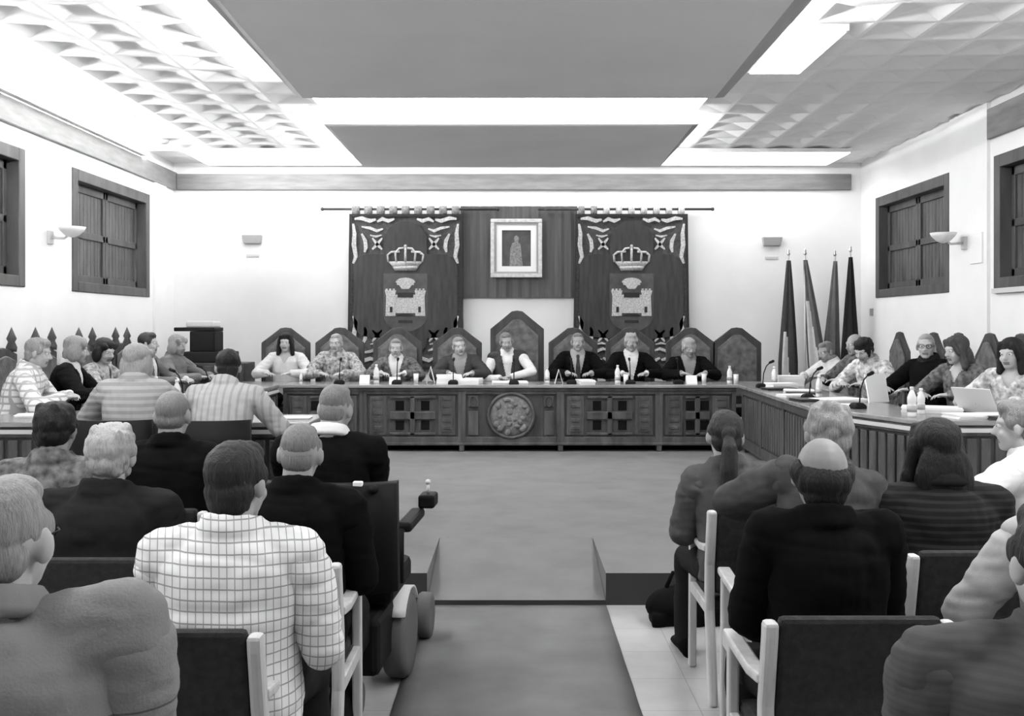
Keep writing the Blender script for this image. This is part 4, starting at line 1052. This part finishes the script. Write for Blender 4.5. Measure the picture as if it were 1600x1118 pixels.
for px, d, h, lb in ((470, 12.25, .14, 'small water bottle before the woman in white blouse'), (588, 12.3, .24, 'water bottle left of the white-shirted man'), (965, 12.3, .23, 'water bottle left of the white-haired man with white shirt'),
                     (1140, 12.3, .22, 'water bottle before the empty pointed chair'), (855, 12.35, .20, 'water bottle right of the tallest chair')): bottle(at_px(px, d), h, lb, gm)
for px, d, lb in ((650, 12.4, 'drinking glass left of the paper pile on main desk'), (978, 12.2, 'drinking glass next to a bottle before the right tapestry'), (1150, 12.25, 'drinking glass at right end of main desk'), (1100, 12.4, 'drinking glass before the man at right end')): glass(at_px(px, d), lb, 'glasses on the main desk')
for px, d, w, h, lb in ((673, 12.4, .10, .20, 'tall white folded card left of the paper pile'), (873, 12.25, .14, .17, 'white folded card left of the man with tie'), (1080, 12.2, .13, .10, 'white folded card before the man looking down'), (617, 12.2, .13, .08, 'low white folded card before the left tapestry'), (570, 12.3, .12, .10, 'white folded card near the second councillor')): card(at_px(px, d), 0 if px not in (673, 873) else R(90), w, h, lb, 'name cards on the main desk')
papers(at_px(702, 12.35), .1, .30, .22, .10, 'thick white paper pile before the leaning man', 'papers on the main desk')
papers(at_px(738, 12.3), -.15, .21, .29, .06, 'thin white paper pile beside the thick one', 'papers on the main desk')
papers(at_px(797, 12.2), .05, .42, .26, .03, 'open white papers before the tallest chair', 'papers on the main desk')
papers(at_px(915, 12.2), .2, .18, .24, .05, 'small white paper pile right of the man with tie', 'papers on the main desk')
for px, d, lb in ((708, 12.12, 'black desk microphone before the thick paper pile'), (803, 12.10, 'black desk microphone before the tallest chair'), (893, 12.15, 'black desk microphone before the man with tie'), (985, 12.15, 'black desk microphone before the white-haired man'), (1060, 12.15, 'black desk microphone at right end of main desk'), (620, 12.15, 'black desk microphone before the left tapestry'), (530, 12.15, 'black desk microphone before the mottled jacket')): mic(at_px(px, d), 0, lb, 'microphones on the main desk')
gl = 'things on the left table'
bottle((-1.87, 7.72, TZ), .20, 'water bottle at the inner end of left table', gl); bottle((-2.88, 8.75, TZ), .24, 'tall white bottle between the two people with backs turned', gl); bottle((-3.25, 9.3, TZ), .24, 'water bottle before the blond councillor', gl)
cup((-2.72, 7.6, TZ), 'white paper cup on left table beside the bald man')
for x, y, rz, w, d, h, lb in ((-3.6, 7.75, .3, .30, .22, .02, 'loose white papers near end of left table'), (-3.25, 8.9, .6, .3, .21, .05, 'white paper pile before the blond councillor'), (-3.1, 9.7, -.2, .3, .21, .04, 'white papers before the dark bobbed woman'), (-4.05, 7.6, -.1, .3, .21, .03, 'white papers at photo edge on left table'), (-3.1, 11.0, .1, .21, .3, .03, 'white papers before the man in profile'), (-1.65, 7.6, .05, .28, .2, .012, 'thin white papers at inner end of left table')): papers((x, y, TZ), rz, w, d, h, lb, gl)
for y, x, lb in ((9.2, -2.95, 'black microphone before the blond councillor'), (10.1, -2.98, 'black microphone before the dark bobbed woman'), (11.2, -2.98, 'black microphone farthest along left table')): mic((x, y, TZ), R(90), lb, gl)
gr = 'things on the right table'
for x, y, h, lb in ((3.0, 7.72, .24, 'white water bottle among papers near end of right table'), (3.18, 8.0, .21, 'water bottle before the long-haired woman'), (2.95, 9.9, .22, 'water bottle before the man in glasses'), (2.95, 11.6, .24, 'water bottle at far end of right table')): bottle((x, y, TZ), h, lb, gr)
for x, y, rz, w, d, h, lb in ((2.95, 11.3, .2, .3, .22, .06, 'white paper pile before the grey-haired person in white'), (3.15, 11.75, .1, .3, .22, .12, 'thick paper pile at far end of right table'), (2.95, 10.6, -.3, .3, .22, .03, 'white papers before the black-haired leaning person'), (2.75, 10.0, .2, .3, .22, .02, 'loose sheet on inner edge of right table'), (2.95, 9.3, .4, .42, .3, .03, 'spread white papers before the man in glasses'), (2.78, 8.7, .2, .3, .22, .02, 'loose papers at the bend of right table'), (3.35, 8.2, -.4, .45, .3, .04, 'spread white papers before the woman at right edge'), (3.5, 7.65, .1, .5, .25, .03, 'white papers along near edge of right table'), (4.0, 7.6, -.1, .4, .25, .06, 'paper pile at photo edge on right table')): papers((x, y, TZ), rz, w, d, h, lb, gr)
for x, y, rz, lb in ((2.85, 11.0, .1, 'black folder at far part of right table'), (2.9, 10.25, -.2, 'black folder before the leaning person'), (3.65, 7.50, .05, 'black folder at near edge of right table'), (2.72, 9.35, .2, 'black folder on inner edge of right table')): papers((x, y, TZ+.0), rz, .33, .24, .025, lb, gr, M_folder)
m = MB(); m.box(-.12, .12, -.006, .006, 0, .26, Matrix.Rotation(R(-12), 4, 'X'))
tag(atl(m.build('paper_sheet', M_white), (3.28, 9.2, TZ), R(25)), 'upright white sheet held before the man in glasses', 'paper', gr)
t = thing('open_laptop', 'open laptop with pale lid edge before woman at right edge', 'laptop', (3.72, 8.02, TZ), R(-60))
MB().box(-.17, .17, -.12, .12, 0, .02).build('keyboard_base', M_plastic, t, bevel=.004)
m = MB(); m.box(-.17, .17, -.006, .006, 0, .22, Matrix.Translation((0, -.12, .015)) @ Matrix.Rotation(R(30), 4, 'X')); m.build('lid', M_lightgrey, t, bevel=.003)
for y, x, rz, lb in ((9.6, 2.75, -90, 'black microphone before the man in glasses'), (8.5, 2.85, -80, 'black microphone at the bend of right table'), (11.4, 2.75, -90, 'black microphone at far end of right table')): mic((x, y, TZ), R(rz), lb, gr)

# printer on a dark cabinet in the back left corner
t = thing('storage_cabinet', 'dark low cabinet under the printer in the back left corner', 'cabinet', (-3.92, 13.2, DZ))
MB().box(-.52, .52, -.25, .25, 0, 1.0).build('cabinet_body', M_wood2, t, bevel=.008)
for sg in (1, -1):
    d = MB().box(sg*.255-.245, sg*.255+.245, -.275, -.252, .04, .96).build('door', M_wood2, t, bevel=.006); MB().ball((sg*.04, -.285, .5), .015).build('knob', M_metal, d, True)
t = thing('office_printer', 'black office printer with white tray on the dark cabinet', 'printer', (-4.02, 13.2, DZ+1.0))
MB().box(-.22, .42, -.22, .22, 0, .14).build('base', M_plastic, t, bevel=.015)
MB().box(-.10, .22, -.20, .2, .141, .40).build('scanner_body', M_plastic, t, bevel=.015)
MB().box(-.30, .22, -.20, .2, .401, .45).build('top_tray', M_plastic, t, bevel=.01)
MB().box(-.16, .20, -.17, .17, .451, .53).build('paper_tray', M_plasticw, t, bevel=.02)

# ------------------------------------------------------------------ lights
def area(name, loc, rot, sx, sy, e):
    l = bpy.data.lights.new(name, 'AREA'); l.shape = 'RECTANGLE'; l.size = sx; l.size_y = sy; l.energy = e
    o = bpy.data.objects.new(name, l); COL.objects.link(o); o.location = loc; o.rotation_euler = rot; return o
def strip_light(name, label, x0, x1, y0, y1, z, e=None, m=None):
    t = thing(name, label, 'ceiling lamp', ((x0+x1)/2, (y0+y1)/2, z), 0, 'ceiling lamps')
    w, d = (x1-x0)/2, (y1-y0)/2
    MB().box(-w, w, -d, d, -.012, .0).build('diffuser', m or M_emit, t)
    MB().box(-w-.02, w+.02, -d-.02, d+.02, .0, .05).build('housing', M_plasticw, t)
strip_light('ceiling_lamp', 'long glowing lamp strip between the two grey ceiling panels', -2.0, 1.92, 9.72, 11.2, CEIL-.05)
strip_light('ceiling_lamp', 'long glowing lamp strip between rear ceiling panel and back wall', -4.3, 4.4, 13.4, 14.4, CEIL-.05, m=M_emit_back)
strip_light('ceiling_lamp', 'short glowing lamp strip along right edge of the front ceiling panel', 2.12, 2.56, 7.9, 9.2, CEIL-.05)
strip_light('ceiling_lamp', 'added unseen ceiling lamp strip over the left audience', -2.7, -2.2, 1.0, 5.5, CEIL-.05, m=M_emit_added)  # added out of view to brighten the left seats
strip_light('ceiling_lamp', 'added unseen ceiling lamp strip over the right audience', 2.2, 2.7, 1.0, 5.5, CEIL-.05, m=M_emit_added)  # likewise added out of view, brightens the right seats
def cove(label, p0, p1, m=M_tube):
    p0, p1 = V(p0), V(p1); c = (p0+p1)/2; h = (p1-p0).length/2
    t = thing('cove_lamp', label, 'lamp', c, math.atan2((p1-p0).y, (p1-p0).x)-PI/2, 'cove tubes under the ceiling')
    MB().tube([(0, -h, 0), (0, h, 0)], .018, 10).build('tube', m, t, True)
    MB().box(-.04, .04, -h, h, -.04, -.025).build('tray', M_plasticw, t)
cove('lamp tube in the left cove of the front ceiling panel', (PX0+.07, 4.5, PZ+.115), (PX0+.07, 9.4, PZ+.115))
cove('lamp tube in the left cove of the rear ceiling panel', (PX0+.07, 11.1, PZ+.115), (PX0+.07, 13.2, PZ+.115))
M_tube2 = mat('lamp tube dim', .9, .5, .1, emit=75)
cove('lamp tube in the right cove of the front ceiling panel', (PX1-.07, 2.0, PZ+.115), (PX1-.07, 7.8, PZ+.115), mat('lamp tube right', .9, .5, .1, emit=210))
cove('lamp tube in the right cove of the rear ceiling panel', (PX1-.07, 11.2, PZ+.115), (PX1-.07, 13.2, PZ+.115), M_tube2)
cove('lamp tube behind the left wall trim', (WL+.08, 6.5, tz1+.045), (WL+.08, 13.2, tz1+.045))
wd = bpy.data.worlds.new('world'); SC.world = wd; wd.use_nodes = True
wd.node_tree.nodes['Background'].inputs[0].default_value = (.5, .5, .5, 1); wd.node_tree.nodes['Background'].inputs[1].default_value = .1

cam = bpy.data.cameras.new('camera'); co = bpy.data.objects.new('camera', cam); COL.objects.link(co)
cam.sensor_fit = 'HORIZONTAL'; cam.sensor_width = 36; cam.lens = 36*FPX/1600
co.location = (0, 0, EYE); co.rotation_euler = (PI/2, 0, 0)
cam.shift_x = -(VX-800)/1600; cam.shift_y = -(559-VY)/1600
cam.clip_start = .05
SC.camera = co
SC.view_settings.view_transform = 'Standard'; SC.view_settings.look = 'None'; SC.view_settings.gamma = 1; SC.view_settings.use_curve_mapping = False
SC.view_settings.exposure = 0.55
